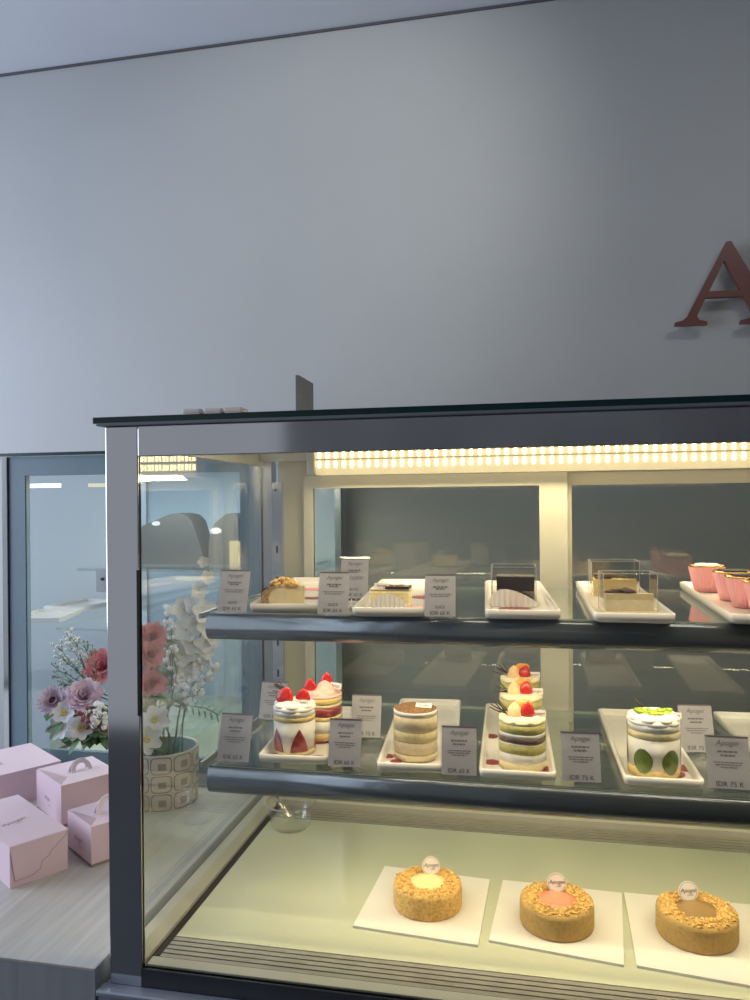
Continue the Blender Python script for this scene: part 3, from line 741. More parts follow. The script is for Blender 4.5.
# ================================================================= WHOLE CAKES ON THE CASE FLOOR
def whole_cake(corners, u, v, w, fill, label, blabel, rough_side, topper, tz=0, square=True):
    pts = [onZ(a, b, ZF) for a, b in corners]
    cc = sum(pts, Vector((0,0,0)))/4
    b = thing('cake_board', blabel, 'cake board', cc, 0, 'cake boards on the case floor')
    mb = MB(); mb.prism([p-cc for p in pts], (0,0,.004)); mb.build('board', M['board'], b)
    z = ZF+.0042
    c, r = base_at(u, v, z, w); hh = .037
    t = thing('whole_cake', label, 'cake', c, 0, 'whole round cakes')
    mb = MB(); mb.lathe([(r*.975,0),(r,.004),(r*1.0,hh*.85),(r*.985,hh),(r*.9,hh+.001)], n=72, cap1=True, jit=.0006 if rough_side else 0)
    mb.build('cake_body', M['crumble' if rough_side else 'caketan'], t)
    mb = MB()
    for i in range(420):
        a = random.uniform(0, 2*PI); q = r*random.uniform(.50, .95)
        mb.ball((q*math.cos(a), q*math.sin(a), hh+random.uniform(-.0005,.003)), random.uniform(.0014,.0034), (1,1,.75), 5)
    mb.build('crumb_topping', M['crumble'], t)
    ri = r*.50
    mb = MB(); mb.lathe([(ri*1.03,hh-.001),(ri,hh+.0016),(ri*.6,hh+.0022),(.0005,hh+.0024)], n=40, cap1=False, rad=lambda a, k: 1+.05*math.sin(5*a)+.03*math.sin(9*a+1)); mb.build('cake_centre', M[fill], t)
    dx, dy, yaw, tl = topper
    R = .0155
    ex = Vector((math.cos(yaw), math.sin(yaw), 0)); ny = Vector((-math.sin(yaw), math.cos(yaw), 0))
    up = (Vector((0,0,1))*math.cos(tl)+ny*math.sin(tl)).normalized(); nn = ex.cross(up)
    o = Vector((dx*r, dy*r, hh+R*.92))
    mb = MB(); n = 36
    mb.prism([o+(ex*math.cos(2*PI*i/n)+up*math.sin(2*PI*i/n))*R for i in range(n)], -nn*.001); 
    tp = mb.build('round_topper', M['tag'], t)
    m2 = MB(); f = o+nn*.0003
    add_text(m2, 'Apogei', .0088, f+up*.0015, ex, up, 0, .2); add_text(m2, 'CAKE', .0036, f-up*.005+ex*.003, ex, up, 0)
    for i in range(n):
        a0, a1 = 2*PI*i/n, 2*PI*(i+1)/n
        m2.face([f+(ex*math.cos(a0)+up*math.sin(a0))*R*.90, f+(ex*math.cos(a1)+up*math.sin(a1))*R*.90, f+(ex*math.cos(a1)+up*math.sin(a1))*R*.87, f+(ex*math.cos(a0)+up*math.sin(a0))*R*.87])
    m2.build('topper_print', M['ink'], tp)
    return t
whole_cake([(353,928),(478,947.5),(490,881.5),(385,868)], 428, 922.5, 71, 'custard', 'round crumb cake with pale yellow custard centre and round topper', 'square white board under the pale yellow centred cake', True, (.05, .45, .22, .25))
whole_cake([(489,942.5),(624,967.5),(622,895),(503,882)], 557, 943, 76, 'peachjam', 'round cake with peach pink centre and round topper', 'square white board under the peach pink centred cake', False, (.02, .42, .12, .2))
whole_cake([(637,968),(772,992),(752,907),(624,894.5)], 697, 954.5, 81, 'caramel', 'round cake with smooth brown caramel centre and round topper', 'square white board under the caramel centred cake', False, (-.12, .42, .25, .2))
# candle stub on the pink-centred cake is too small to read as more than a golden crumb stick
# clear bowl
c, r = base_at(291, 834, ZF, 34)
t = thing('plastic_bowl', 'empty clear plastic bowl standing in the back corner of the case floor', 'bowl', c)
mb = MB(); rt = px(c, 24); hb = .052
mb.lathe([(.0005,.001),(rt*.72,.0012),(rt*.80,.006),(rt*.97,hb*.9),(rt,hb)], n=44, cap0=False, cap1=False); mb.build('bowl_wall', M['bowlfilm'], t)
mb = MB(); mb.lathe([(rt,hb-.001),(rt+.003,hb),(rt+.003,hb+.002),(rt,hb+.002)], n=44, cap0=False, cap1=False); mb.build('bowl_rim', M['acrylic_edge'], t)

# ================================================================= COUNTER AND BOXES
ZC = H-.665
cy = onZ(88, 968, ZC).y
ct = thing('wood_counter', 'pale wood counter carrying the pink cartons and the flowers', 'counter', (-1.4, 1.3, 0))
mb = MB(); mb.box(-2.3, -.617, cy, 1.668, ZC-.005, ZC, bevel=.001); mb.build('counter_top', M['counter'], ct, world=True)
mb = MB(); mb.box(-2.3, -.6175, cy+.0005, 1.667, 0, ZC-.005); mb.build('counter_body', M['counter_f'], ct, world=True)

def flat_box(fc, ex, ey, w, L, h, label, logo_at, name='cake_carton', tongue=True):
    """lidded carton: fc = front corner on the counter, ex along the short end, ey along the long side"""
    ex = Vector((*ex, 0)).normalized(); ey = Vector((*ey, 0)).normalized()
    t = thing(name, label, 'carton', fc, 0, None); z = Vector((0,0,1))
    def Q(a, b, c_): return ex*a+ey*b+z*c_
    mb = MB(); mb.prism([Q(0,0,0),Q(w,0,0),Q(w,L,0),Q(0,L,0)], z*(h-.001)); mb.build('carton_body', M['pinkbox'], t)
    mb = MB(); mb.prism([Q(-.001,-.001,h-.001),Q(w+.001,-.001,h-.001),Q(w+.001,L+.001,h-.001),Q(-.001,L+.001,h-.001)], z*.0015); mb.build('carton_lid', M['pinkbox'], t)
    if tongue:
        pts = [Q(-.0005,-.0012,h),Q(w,-.0012,h),Q(w*.93,-.0012,h*.87),Q(w*.66,-.0012,h*.58),Q(w*.67,-.0012,h*.54),Q(w*.52,-.0012,h*.42),Q(w*.50,-.0012,h*.26),Q(w*.36,-.0012,h*.17),Q(w*.08,-.0012,h*.16)]
        mb = MB(); mb.prism(pts, -ey*.0012); fl = mb.build('end_flap', M['pinkbox'], t)
        mb = MB(); sh = [p+ex*.0022-z*.0018+ey*.0006 for p in pts]; mb.prism(sh, -ey*.0004); mb.build('flap_edge', M['pinkbox_in'], fl)
    lo, ax, ay, sz = logo_at
    ax = (ex*ax[0]+ey*ax[1]).normalized(); ay = (ex*ay[0]+ey*ay[1]).normalized()
    mb = MB(); o = Q(lo[0], lo[1], h+.0012)
    add_text(mb, 'Apogei', sz, o, ax, ay, 0, .4); add_text(mb, 'CAKE', sz*.35, o-ay*sz*.8+ax*sz*.3, ax, ay)
    mb.build('carton_logo', M['pinkink'], t)
    return t
fa = onZ(10, 889, ZC); ra = onZ(67.8, 868.5, ZC); ex = (ra-fa); wA = ex.length
ey = Vector((-ex.y, ex.x, 0)).normalized(); ex = ex.normalized()
flat_box(fa, ex.xy, ey.xy, wA, .24, .073, 'pink lidded carton with tucked end flap, nearest the counter front', ((wA*.42, .105), (1, .25), (-.2, 1), .017))
far, rt_ = onZ(39.5, 743, ZC+.074), Vector((-1.0, 1.54, 0))
e2 = Vector((.83, -.56)); l2 = Vector((-.49, -.87))
e2 = e2.normalized(); l2 = Vector((e2.y, -e2.x)).normalized()
if l2.y > 0: l2 = -l2
org = Vector((far.x-.022, far.y-.005, ZC))
flat_box(org, e2, l2, .19, .27, .074, 'wide flat pink carton at the back of the counter, behind the other cartons', ((.085, .11), (1, -.1), (-.1, -1), .024), tongue=False)

def gable_box(fc, wdt, L, h, label, dirw, hs=1):
    """carton with a carrying handle: front corner fc, dirw to the other front corner"""
    a = Vector((*dirw, 0)).normalized(); b = Vector((-a.y, a.x, 0)); b = b if b.y > 0 else -b
    z = Vector((0,0,1)); t = thing('handle_carton', label, 'carton', fc, 0, None)
    def Q(x, y, c_): return a*x+b*y+z*c_
    mb = MB(); kb = .006
    mb.prism([Q(0,0,kb),Q(wdt,0,kb),Q(wdt,L,kb),Q(0,L,kb)], z*(h-kb)); mb.build('carton_body', M['pinkbox'], t)
    mb = MB(); mb.prism([Q(.0005,.0005,0),Q(wdt-.0005,.0005,0),Q(wdt-.0005,L-.0005,0),Q(.0005,L-.0005,0)], z*kb); mb.build('carton_base', M['kraftbase'], t)
    # sunk triangular end folds
    mb = MB()
    mb.prism([Q(.004,.004,h+.0003),Q(wdt*.96,.004,h+.0003),Q(wdt*.30,L*.24,h+.0003)], z*.0004)
    mb.build('end_fold', M['pinkbox_in'], t)
    mb = MB(); mb.prism([Q(0,.0,h),Q(wdt*.02,0,h),Q(wdt*.33,L*.26,h),Q(wdt*.98,.003,h),Q(wdt,0,h),Q(wdt,L,h),Q(0,L,h)], z*.0014); mb.build('carton_lid', M['pinkbox'], t)
    # two upright handles, each an arch with a hole
    for yy, ln in ((wdt*.42, .012), (wdt*.55, -.006)):
        mb = MB(); n = 20; R, r2 = .030*hs, .019*hs
        def arc(q, k): an = PI*k/n; return (math.cos(an)*q, math.sin(an)*q)
        for k in range(n):
            pts = []
            for q, kk in ((R, k), (R, k+1), (r2, k+1), (r2, k)):
                x, y = arc(q, kk); pts.append(Q(yy+(y/R)*ln, L*.55+x, h+.001+y*1.12))
            mb.prism(pts, a*.0012)
        mb.build('carry_handle', M['pinkhandle'], t)
    mb = MB(); add_text(mb, 'Apogei', .014*hs, Q(wdt*.55, -.0008, h*.48), -a, z, 0, .4); add_text(mb, 'CAKE', .007*hs, Q(wdt*.48, -.0008, h*.32), -a, z); mb.build('carton_logo', M['pinkink'], t)
    return t
fD = onZ(91.5, 868, ZC); lD = onZ(68, 848.5, ZC)
gable_box(fD, (lD-fD).length, .105, .074, 'small pink carton with carry handle, beside the steel corner post', (lD-fD).xy, .9)
fC = onZ(61.5, 828, ZC); 
gable_box(fC, .142, .125, .086, 'tall pink carton with carry handle, below the flowers', (lD-fD).xy, .76)

# ================================================================= FLOWERS
PC = Vector((-.818, 1.585, ZC))
pot = thing('flower_pot', 'round stone pot patterned with outlined squares, on the counter', 'flower pot', PC)
PR, PH = .079, .122
mb = MB(); mb.lathe([(PR*.93,0),(PR*.96,.004),(PR,PH*.6),(PR,PH),(PR-.004,PH+.001),(PR-.006,PH-.002)], n=48, cap1=False); mb.build('pot_wall', M['pot'], pot)
mb = MB(); mb.lathe([(PR-.006,PH-.002),(PR-.010,.03)], n=48, cap0=False, cap1=True); mb.build('pot_lining', M['potin'], pot)
def cyl(a, z): 
    rr = PR*(.955+.045*min(1, z/(PH*.6)))+.0008
    return Vector((rr*math.cos(a), rr*math.sin(a), z))
mb = MB()
na = 10
for row in range(3):
    for k in range(na):
        a0 = 2*PI*k/na+.1; zc = .020+row*.0405; aw = 2*PI/na*.465; zh = .0188
        if zc+zh > PH: zh2 = PH-zc-.002
        else: zh2 = zh
        loop = []
        m_ = 24
        for i in range(m_):
            th = 2*PI*i/m_; ct_, st_ = math.cos(th), math.sin(th)
            sx = math.copysign(abs(ct_)**.45, ct_); sz = math.copysign(abs(st_)**.45, st_)
            loop.append((sx, sz))
        for i in range(m_):
            (x0, z0), (x1, z1) = loop[i], loop[(i+1) % m_]
            def pt(x, zz, f): return cyl(a0+aw*x*f, min(PH-.001, max(.001, zc+zh2*zz*f)))
            mb.face([pt(x0,z0,1), pt(x1,z1,1), pt(x1,z1,.91), pt(x0,z0,.91)], 0)
        q = [(-.28,-.5),(.45,-.5),(.45,.28),(-.28,.28)]
        mb.face([cyl(a0+aw*x, min(PH-.001, max(.001, zc+zh2*zz))) for x, zz in q], 1)
mb.build('pot_pattern', [M['potline'], M['potsq']], pot)

TOP = PC+Vector((0,0,PH-.03))
def stem_pts(p, j):
    b = TOP+Vector((random.uniform(-.035,.035), random.uniform(-.035,.035), 0))
    m_ = (b+p)/2+Vector(((b.x-p.x)*.18, 0, abs(p.x-b.x)*.18+.01))
    b2 = b*.75+p*.25+Vector(((b.x-p.x)*.12, 0, .02))
    return [q-p for q in (p, p*.7+m_*.3, m_, b2, b)]
def frame_to(nrm):
    return Vector((0,0,1)).rotation_difference(Vector(nrm).normalized()).to_matrix()
def petal(mb, R, a, lift, L, W, curl=.3, mi=0, base=.0):
    ca, sa = math.cos(a), math.sin(a)
    def fn(u, v):
        w = W*math.sin(PI*min(1, .12+.80*v))**.8*(2*u-1)
        rr = base+L*v*math.cos(lift+curl*v); zz = L*v*math.sin(lift+curl*v)+abs(2*u-1)**2*W*.25
        return R @ Vector((rr*ca-w*sa, rr*sa+w*ca, zz))
    mb.grid(fn, 5, 6, mi)
CAMV = Vector((0, 0, H))
def face_dir(p, dx=0, dz=.2):
    d = (CAMV-p).normalized(); return Vector((d.x+dx, d.y, d.z+dz)).normalized()
def leaf(mb, p0, d, L, W, mi=0):
    d = Vector(d).normalized(); s = d.cross(Vector((0,0,1)))
    s = s.normalized() if s.length > .05 else Vector((1,0,0))
    up = s.cross(d)
    mb.grid(lambda u, v: Vector(p0)+d*L*v+s*W*(2*u-1)*math.sin(PI*min(1, v*.97+.015))**.8+up*(-.25*L*v*v+.12*W*abs(2*u-1)), 5, 7, mi)
def flower(name, label, u, v, Y, kind, size, col=None, group='cut flowers in the pot', dx=0, dz=.2, leaves=2):
    p = onY(u, v, Y)
    t = thing(name, label, 'flower', p, 0, group)
    R = frame_to(face_dir(p, dx, dz))
    mb = MB(); mb.tube(stem_pts(p, 0), .0018, 6); mb.build('stem', M['stem'], t)
    mb = MB()
    if kind == 'rose':
        for ring, (n, lift, L, cu) in enumerate(((5,1.4,.5,.05),(7,1.2,.66,.1),(8,.95,.8,.05),(9,.65,.92,.05),(10,.35,1,.1),(10,.05,1,.15))):
            for k in range(n): petal(mb, R, 2*PI*k/n+ring*.5+random.uniform(-.1,.1), lift+random.uniform(-.15,.15), size*L*random.uniform(.88,1.08), size*.30, cu)
        mb.build('bloom', M[col], t)
    elif kind == 'mum':
        for ring, (n, lift, L) in enumerate(((10,1.2,.5),(14,.9,.75),(18,.55,.95),(20,.2,1))):
            for k in range(n): petal(mb, R, 2*PI*k/n+ring*.3, lift, size*L, size*.11, .35)
        mb.build('bloom', M[col], t)
        mb = MB(); mb.ball(R @ Vector((0,0,size*.35)), size*.22, (1,1,.8), 10); mb.build('flower_centre', M['darkcentre'], t)
    elif kind == 'daisy':
        for k in range(6): petal(mb, R, 2*PI*k/6+.2, .25, size, size*.38, .1)
        mb.build('bloom', M[col], t)
        mb = MB()
        for k in range(9): mb.ball(R @ Vector((size*.14*math.cos(k*.7), size*.14*math.sin(k*.7), size*.16)), size*.09, seg=6)
        mb.build('flower_centre', M['pollen'], t)
    if leaves:
        mb = MB()
        for k in range(leaves):
            a = random.uniform(0, 2*PI); leaf(mb, (0,0,-.018), (math.cos(a), math.sin(a)*.5, random.uniform(-.5,.3)), random.uniform(.03,.05), .009)
        mb.build('leaf', M['leaf'], t)
    return t
def spray(name, label, tips, Y, group=None, bud=.0035, m='bud_white', st='stem', origin=None):
    """a branching spray of tiny buds"""
    p = onY(*origin, Y); t = thing(name, label, 'flower', p, 0, group)
    mb = MB(); mb.tube(stem_pts(p, 0), .0016, 6); bb = MB()
    for u, v in tips:
        q = onY(u, v, Y+random.uniform(-.03, .02))-p
        mid = q*.5+Vector((random.uniform(-.01,.01), random.uniform(-.008,.008), .004))
        mb.tube([(0,0,0), mid, q], .0009, 5)
        for k in range(5):
            s = q+Vector((random.uniform(-.012,.012), random.uniform(-.012,.012), random.uniform(-.010,.012)))
            mb.tube([mid*.3+q*.7, s], .0006, 4); bb.ball(s, bud*random.uniform(.7,1.25), seg=7)
        for k in range(3):
            w = mid.lerp(q, random.uniform(0,1)); s = w+Vector((random.uniform(-.018,.018), 0, random.uniform(-.006,.016)))
            mb.tube([w, s], .0005, 4); bb.ball(s, bud*.6, seg=6)
    mb.build('stem', M[st], t); bb.build('buds', M[m], t)
# left of the corner post
spray('gypsophila_spray', 'tall spray of tiny white buds rising out of the bouquet', [(57,645),(67,634),(70,646),(60,656),(75,640),(66,660),(80,655)], 1.50, 'bud sprays in the pot', origin=(94,690))
spray('gypsophila_spray', 'lower drooping spray of tiny buds beside the bouquet', [(56,668),(55,676),(64,672),(74,668),(62,684),(72,682),(84,645),(90,650)], 1.46, 'bud sprays in the pot', bud=.0026, m='leafgrey', origin=(95,694))
flower('carnation', 'salmon pink carnation high in the bouquet beside the steel post', 103, 667, 1.50, 'rose', .042, 'petal_pink', dx=-.2)
flower('peony', 'large pale lilac peony in the middle of the bouquet', 85, 697, 1.42, 'rose', .040, 'petal_lilac', dx=-.15, dz=.35)
flower('chrysanthemum', 'pale mauve chrysanthemum with dark centre at the bouquet side', 55, 702, 1.44, 'mum', .038, 'petal_mauve', dx=-.3)
flower('daisy', 'white open flower with yellow centre, lowest of the bouquet front', 81, 728, 1.38, 'daisy', .026, 'petal_white', dz=.0)
flower('daisy', 'white open flower tipped aside below the mauve chrysanthemum', 60, 728, 1.40, 'daisy', .026, 'petal_white', dx=-.5, dz=-.1)
flower('daisy', 'white open flower tucked under the lilac peony', 64, 713, 1.39, 'daisy', .024, 'petal_white', dx=-.2, dz=.2)
spray('berry_sprig', 'sprig of round white berries low in the bouquet', [(92,710),(100,718),(103,708),(97,723),(105,722)], 1.38, 'berry sprigs in the pot', bud=.006, origin=(104,728))
spray('berry_sprig', 'sprig of small red berries low in the bouquet', [(87,714),(90,719),(94,727),(102,731)], 1.37, 'berry sprigs in the pot', bud=.005, m='redberry', origin=(100,733))
def greenery(name, label, u, v, Y, leaves, L, W, m='leaf', group='leafy sprigs in the pot'):
    p = onY(u, v, Y); t = thing(name, label, 'foliage', p, 0, group)
    sp = stem_pts(p, 0); mb = MB(); mb.tube(sp, .0016, 6); mb.build('stem', M['stem'], t)
    mb = MB()
    for k in range(leaves):
        w = Vector(sp[0]).lerp(Vector(sp[1]), random.uniform(0,1)) if k % 2 else Vector(sp[0])
        a = random.uniform(0, 2*PI); leaf(mb, w, (math.cos(a), math.sin(a)*.7, random.uniform(-.6,.6)), L*random.uniform(.7,1.2), W)
    mb.build('leaves', M[m], t); return t
greenery('leafy_sprig', 'dark green leaves under the white flowers by the post', 98, 738, 1.42, 12, .042, .012)
greenery('leafy_sprig', 'bright green leaves behind the lilac peony', 98, 712, 1.47, 14, .045, .011)
greenery('leafy_sprig', 'fine green leaves rising between the bud spray and the carnation', 90, 668, 1.52, 18, .04, .006)
greenery('leafy_sprig', 'dark green leaves hanging over the pot below the berries', 92, 733, 1.40, 16, .032, .011)
greenery('leafy_sprig', 'narrow green leaves behind the chrysanthemum', 74, 712, 1.46, 12, .040, .007)
# seen through the side glass of the case
def orchid(label, pts, Y, s):
    p = onY(*pts[-1], Y); t = thing('orchid_stem', label, 'flower', p, 0, 'orchid stems in the pot')
    mb = MB(); mb.tube(stem_pts(p, 0), .0022, 6)
    mb.tube([onY(u, v, Y)-p+Vector((.004, .012, 0)) for u, v in pts], .0016, 6); mb.build('stem', M['stem'], t)
    first = None
    for i, (u, v) in enumerate(pts):
        q = onY(u, v, Y+random.uniform(-.015,.01))-p
        sz = s*(.45+.55*min(1, i/4))
        mb = MB(); R = frame_to(face_dir(q+p, random.uniform(.0,.5), random.uniform(-.1,.3)))
        for k in range(5): petal(mb, R, 2*PI*k/5+.3*i, .2, sz, sz*.45, .15)
        bl = mb.build('bloom', M['petal_white'], t, loc=q)
        mb = MB(); mb.ball(R @ Vector((0,0,sz*.18)), sz*.09, seg=8); mb.build('bloom_centre', M['pollen'], bl)
orchid('tall white orchid stem curving up behind the side glass', [(203,562),(207,578),(199,590),(193,605),(184,610),(196,622),(186,630),(176,640),(192,643),(182,655),(174,660),(188,664),(204,612),(208,626),(168,650)], 1.60, .032)
orchid('shorter white orchid stem seen low behind the side glass', [(212,640),(207,652),(200,662),(190,668),(178,672),(205,640)], 1.62, .032)
flower('carnation', 'salmon pink carnation behind the side glass, topmost of those there', 152, 637, 1.50, 'rose', .034, 'petal_pink', dx=.3)
flower('carnation', 'salmon pink carnation behind the side glass, middle of those there', 150, 655, 1.48, 'rose', .034, 'petal_pink', dx=.3)
flower('carnation', 'salmon pink carnation behind the side glass, lowest of those there', 152, 683, 1.47, 'rose', .032, 'petal_pink', dx=.3)
flower('lily', 'white drooping bloom over the pot rim behind the side glass', 155, 719, 1.45, 'daisy', .034, 'petal_white', dz=-.2)
flower('lily', 'second white drooping bloom resting against the pot front', 147, 739, 1.43, 'daisy', .032, 'petal_white', dx=.2, dz=-.3)
greenery('eucalyptus_sprig', 'grey green eucalyptus between the carnations and orchid', 168, 640, 1.57, 22, .026, .009, 'leafgrey')
greenery('eucalyptus_sprig', 'grey green eucalyptus low behind the side glass', 165, 672, 1.56, 22, .028, .010, 'leafgrey')
greenery('eucalyptus_sprig', 'grey green foliage hanging over the pot rim', 148, 705, 1.50, 18, .030, .007, 'leafgrey')
for lab, tips, org, Y in (('white blossom sprig filling between the carnations and the orchid', [(165,612),(172,625),(163,640),(172,650),(166,665),(178,680),(170,690),(184,690),(196,682)], (172,700), 1.55),
                     ('white blossom sprig under the orchid blooms', [(186,676),(196,670),(204,664),(209,676),(200,690),(188,696),(214,668)], (186,706), 1.60)):
    spray('blossom_sprig', lab, tips, Y, 'blossom sprigs in the pot', bud=.0062, m='petal_white', origin=org)
greenery('leafy_sprig', 'dark green leaves under the carnations behind the side glass', 152, 697, 1.49, 16, .036, .009)
greenery('leafy_sprig', 'dark green leaves at the foot of the orchid stems', 176, 700, 1.57, 16, .034, .008)
p = onY(217, 657, 1.60)
t = thing('fern_frond', 'dark pointed fern frond reaching out behind the side glass', 'foliage', PC+Vector((.02,.03,.1)))
mb = MB(); P0 = Vector((0,0,0)); P1 = onY(205, 708, 1.62)-t.location; P2 = onY(219, 715, 1.62)-t.location; P1a = onY(185, 705, 1.60)-t.location
mb.tube([P0, P1a, P1, P2], .0015, 6); mb.build('stem', M['stem'], t)
mb = MB()
for k in range(12):
    w = P1a.lerp(P2, k/11); leaf(mb, w, (.4, 0, 1 if k % 2 else -.7), .020, .004)
mb.build('leaves', M['leaf'], t)

# ================================================================= SECOND CASE BEHIND THE COUNTER
fy = 1.72; ZT2 = H+.137
xl, xr = onY(5, 500, fy).x, onY(270, 500, fy).x
c2 = thing('display_case', 'blue-grey framed glass case behind the wood counter', 'display case', ((xl+xr)/2, 2.06, 0))
def part2(name, mb, m, parent=None): return mb.build(name, m, parent or c2, world=True)
yb2 = 2.44; zb = ZC-.012
mb = MB(); mb.box(xl, xr, fy, yb2, 0, zb); part2('base_cabinet', mb, M['basepanel'])
fx0 = onY(25, 500, fy).x; fx1 = onY(240, 500, fy).x; zt2 = onY(60, 475, fy).z; zb2 = onY(80, 752, fy).z
mb = MB()
mb.box(xl+.012, fx0, fy, fy+.02, zb, ZT2-.002); mb.box(fx1, xr, fy, fy+.02, zb, ZT2-.002)
mb.box(fx0, fx1, fy, fy+.02, zt2, ZT2-.002); mb.box(fx0, fx1, fy, fy+.02, zb, zb2)
part2('glass_frame', mb, M['teal_frame'])
mb = MB(); mb.box(xl-.004, xl+.010, fy-.006, fy+.02, zb, ZT2-.002); part2('corner_post', mb, M['chrome'])
mb = MB(); mb.box(xl, xl+.02, yb2-.02, yb2, zb, ZT2-.002); part2('rear_post', mb, M['brushed'])
mb = MB(); mb.box(xr-.02, xr, yb2-.02, yb2, zb, ZT2-.002); part2('rear_post', mb, M['brushed'])
def pane2(name, x0, x1, y0, y1, z0, z1, m, thin, edge=None):
    mb = MB(); mb.box(x0, x1, y0, y1, z0, z1); mb.bm.normal_update()
    for f in mb.bm.faces: f.material_index = 0 if abs(f.normal['xyz'.index(thin)]) > .9 else 1
    return part2(name, mb, [m, edge or M['shelf_edge']])
pane2('front_glass', fx0, fx1, fy+.001, fy+.005, zb2, zt2, M['far_glass'], 'y')
pane2('top_glass', xl-.14, xr+.004, fy-.012, yb2, ZT2-.001, ZT2+.007, M['glass'], 'z', M['glass_edge'])
mb = MB(); mb.box(xl+.02, xr-.02, yb2-.012, yb2-.006, zb, ZT2-.002); part2('rear_panel', mb, M['farpanel'])  # added panel carrying the pane's daylight reflection as colour
# floor of the second case: grille along its outer side, gap, cream panel
gx0 = fx0-.02; gx1 = onZ(62, 752, zb+.03).x
mb = MB(); mb.box(gx0, gx1-.03, fy+.03, yb2-.02, zb, zb+.018, 1)
nsl = 6; w = (gx1-.03-gx0)/nsl
for i in range(nsl): mb.box(gx0+i*w+w*.15, gx0+(i+1)*w-w*.15, fy+.03, yb2-.02, zb+.01, zb+.03)
part2('air_grille', mb, [M['grille'], M['grille_dark']])
mb = MB(); mb.box(gx1-.028, gx1-.008, fy+.03, yb2-.02, zb, zb+.026); part2('floor_gap', mb, M['choc'])
mb = MB(); mb.box(gx1-.006, xr-.02, fy+.03, yb2-.02, zb, zb+.03); part2('floor_panel', mb, M['panel'])
mb = MB(); mb.box(fx0-.01, xr-.03, fy+.24, yb2-.03, S1-.008, S1); part2('glass_shelf', mb, M['shelf_glass'])
mb = MB(); mb.box(fx0-.01, fx0+.62, fy+.14, fy+.50, H-.335, H-.328); part2('glass_shelf', mb, M['shelf_glass'])
mb = MB(); mb.box(onY(22,478,1.95).x, onY(57,478,1.95).x, 1.95, 1.97, H+.062, H+.074); l2s = part2('light_strip', mb, M['softlight'])
mb = MB(); mb.box(onY(88,478,1.95).x, onY(108,478,1.95).x, 1.95, 1.97, H+.062, H+.072); part2('light_strip', mb, M['ledtray'])
a = onY(97.5, 569, fy+.002); b = onY(110, 592, fy+.002)
mb = MB(); mb.box(a.x, b.x+.02, fy-.004, fy, b.z, a.z); lk = part2('lock_plate', mb, M['brushed'])
q = onY(103, 579, fy-.002)
mb = MB(); mb.lathe([(.004,0),(.004,.003)], n=16); bmesh.ops.rotate(mb.bm, verts=mb.bm.verts, cent=(0,0,0), matrix=Matrix.Rotation(PI/2, 3, 'X')); bmesh.ops.translate(mb.bm, verts=mb.bm.verts, vec=(q.x, fy-.004, q.z)); part2('keyhole', mb, M['black'], lk)
# trays on its lower shelf
for i, (u, v, rz, lab) in enumerate(((48, 618, .25, 'white tray on the far case shelf, nearer the blue-grey frame'), (83, 607, -.15, 'white tray on the far case shelf, nearer the steel post'))):
    q = onZ(u, v, H-.328)
    t = thing('serving_tray', lab, 'tray', q, rz, 'trays in the far case')
    mb = MB(); mb.box(-.07, .07, -.10, .10, 0, .006); 
    for x0, x1, y0, y1 in ((-.07,-.066,-.10,.10),(.066,.07,-.10,.10),(-.066,.066,-.10,-.096),(-.066,.066,.096,.10)): mb.box(x0, x1, y0, y1, .006, .014)
    mb.build('tray_body', M['tray'], t)
# dark handled cartons on the upper shelf
def dark_box(c, poly, d, label, base=None, hole=None):
    t = thing('takeaway_carton', label, 'carton', c, 0, None)
    mb = MB(); mb.prism([(x, 0, z) for x, z in poly], (0, d, 0)); mb.build('carton_body', M['darkkraft'], t)
    if base:
        mb = MB(); mb.box(*base); mb.build('carton_side', M['kraft'], t)
    if hole:
        mb = MB(); n = 20; mb.prism([(hole[0]+hole[2]*math.cos(2*PI*i/n), -.0012, hole[1]+hole[3]*math.sin(2*PI*i/n)) for i in range(n)], (0,.001,0)); mb.build('handle_hole', M['paper'], t)
Yd = 2.12
def xz(u, v, c): q = onY(u, v, Yd); return (q.x-c.x, q.z-c.z)
c = onY(150, 565, Yd); c.z = S1
poly = [(xz(u, v, c)) for u, v in ((112,566),(112,540),(140,527),(170,514),(178,513),(186,515),(192,521),(206,566))]
poly = [(x, max(0, z)) for x, z in poly]
hq = xz(156, 523.5, c)
dark_box(c, poly, .10, 'dark grey takeaway carton with a pale handle hole inside the far case', None, (hq[0], hq[1], .014, .007))
c = onY(222, 565, Yd); c.z = S1
poly = [(max(-9, x), max(0, z)) for x, z in [xz(u, v, c) for u, v in ((208,566),(209,540),(214,524),(226,514),(233,513),(238,518),(240,566))]]
b0, b1 = xz(230, 541, c), xz(240.5, 541, c); pz = xz(216, 531, c)
dark_box(c, poly, .10, 'dark carton with kraft brown side inside the far case', (b0[0], b1[0], -.004, -.001, 0, b0[1]), (pz[0], pz[1], .018, .010))

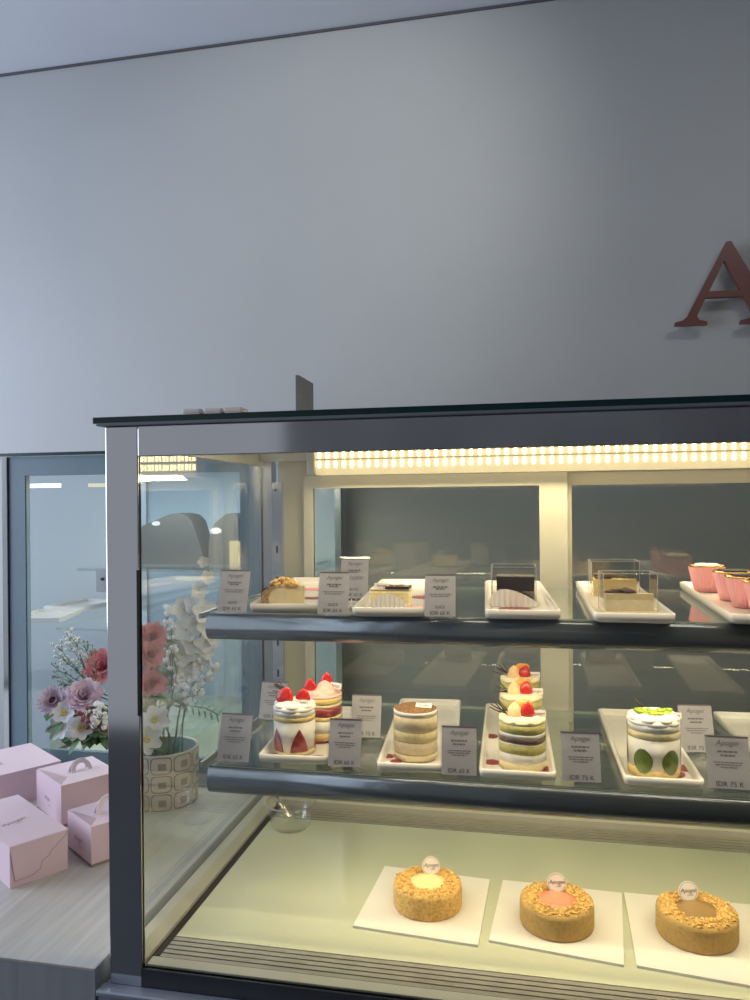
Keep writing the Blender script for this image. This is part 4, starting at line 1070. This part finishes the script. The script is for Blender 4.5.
# ================================================================= CAMERA, LIGHT, WORLD
cam = bpy.data.cameras.new('camera'); co = bpy.data.objects.new('camera', cam); C.objects.link(co)
rv = Vector((cs, sn, 0)); fv = Vector((-sn, cs, 0)); zv = Vector((0, 0, 1))
cx = (rv-zv*RO).normalized(); cyv = (zv+rv*RO).normalized(); cz = -fv
co.matrix_world = Matrix(((cx.x, cyv.x, cz.x, 0), (cx.y, cyv.y, cz.y, 0), (cx.z, cyv.z, cz.z, H), (0, 0, 0, 1)))
cam.sensor_fit = 'VERTICAL'; cam.sensor_height = 36; cam.sensor_width = 27; cam.lens = FP/1000*36; cam.shift_y = .006
cam.clip_start = .02
scn.camera = co
def area(name, loc, target, sx, sy, power, col, spread=None):
    l = bpy.data.lights.new(name, 'AREA'); l.shape = 'RECTANGLE'; l.size = sx; l.size_y = sy; l.energy = power; l.color = col
    if spread: l.spread = spread
    o = bpy.data.objects.new(name, l); C.objects.link(o); o.location = loc
    o.rotation_euler = (Vector(target)-Vector(loc)).to_track_quat('-Z', 'Y').to_euler(); return o
area('window_daylight', (-3.2, .75, 1.75), (-.7, 1.45, 1.15), 2.0, 1.9, 70, (.72, .81, 1.0))
area('led_glow', (.12, 1.585, H+.068), (.12, 1.42, 1.0), 1.10, .03, 4.5, (1, .80, .46))
area('case_front_tube', (.10, 1.050, ZT-.030), (.10, 1.25, 1.0), 1.2, .02, 2.5, (1, .83, .54))  # added fill lamp brightening the front of the case floor
for z in (S1, S2): area('shelf_tube', (.10, SY0+.035, z-.018), (.10, SY0+.12, z-.3), 1.1, .015, 2.6 if z == S1 else 2.0, (1, .83, .54))
area('far_case_tube', (-.95, 2.0, H+.10), (-.95, 2.02, .8), .5, .04, 6.0, (1, .95, .82))
area('ceiling_panel_light', (1.1, 1.1, CEIL-.02), (1.1, 1.5, 0), .6, .6, 8.5, (1, .98, .95))  # added overhead fill lifting the right wall and giving the letter its shadow
sp = bpy.data.lights.new('track_spot', 'SPOT'); sp.energy = 32; sp.spot_size = math.radians(66); sp.spot_blend = 1; sp.color = (1, .985, .95); sp.shadow_soft_size = .08
so = bpy.data.objects.new('track_spot', sp); C.objects.link(so); so.location = (-.2, .9, CEIL-.1)
so.rotation_euler = (onY(350, 190, YW)-so.location).to_track_quat('-Z', 'Y').to_euler()
w = bpy.data.worlds.new('world'); scn.world = w; w.use_nodes = True; nt = w.node_tree
bg = nt.nodes['Background']; bg.inputs['Color'].default_value = (.49, .52, .575, 1); bg.inputs['Strength'].default_value = .7
scn.view_settings.view_transform = 'Standard'; scn.view_settings.look = 'None'; scn.view_settings.exposure = 0
scn.cycles.transparent_max_bounces = 40; scn.cycles.max_bounces = 10; scn.cycles.glossy_bounces = 5
scn.cycles.sample_clamp_indirect = 6
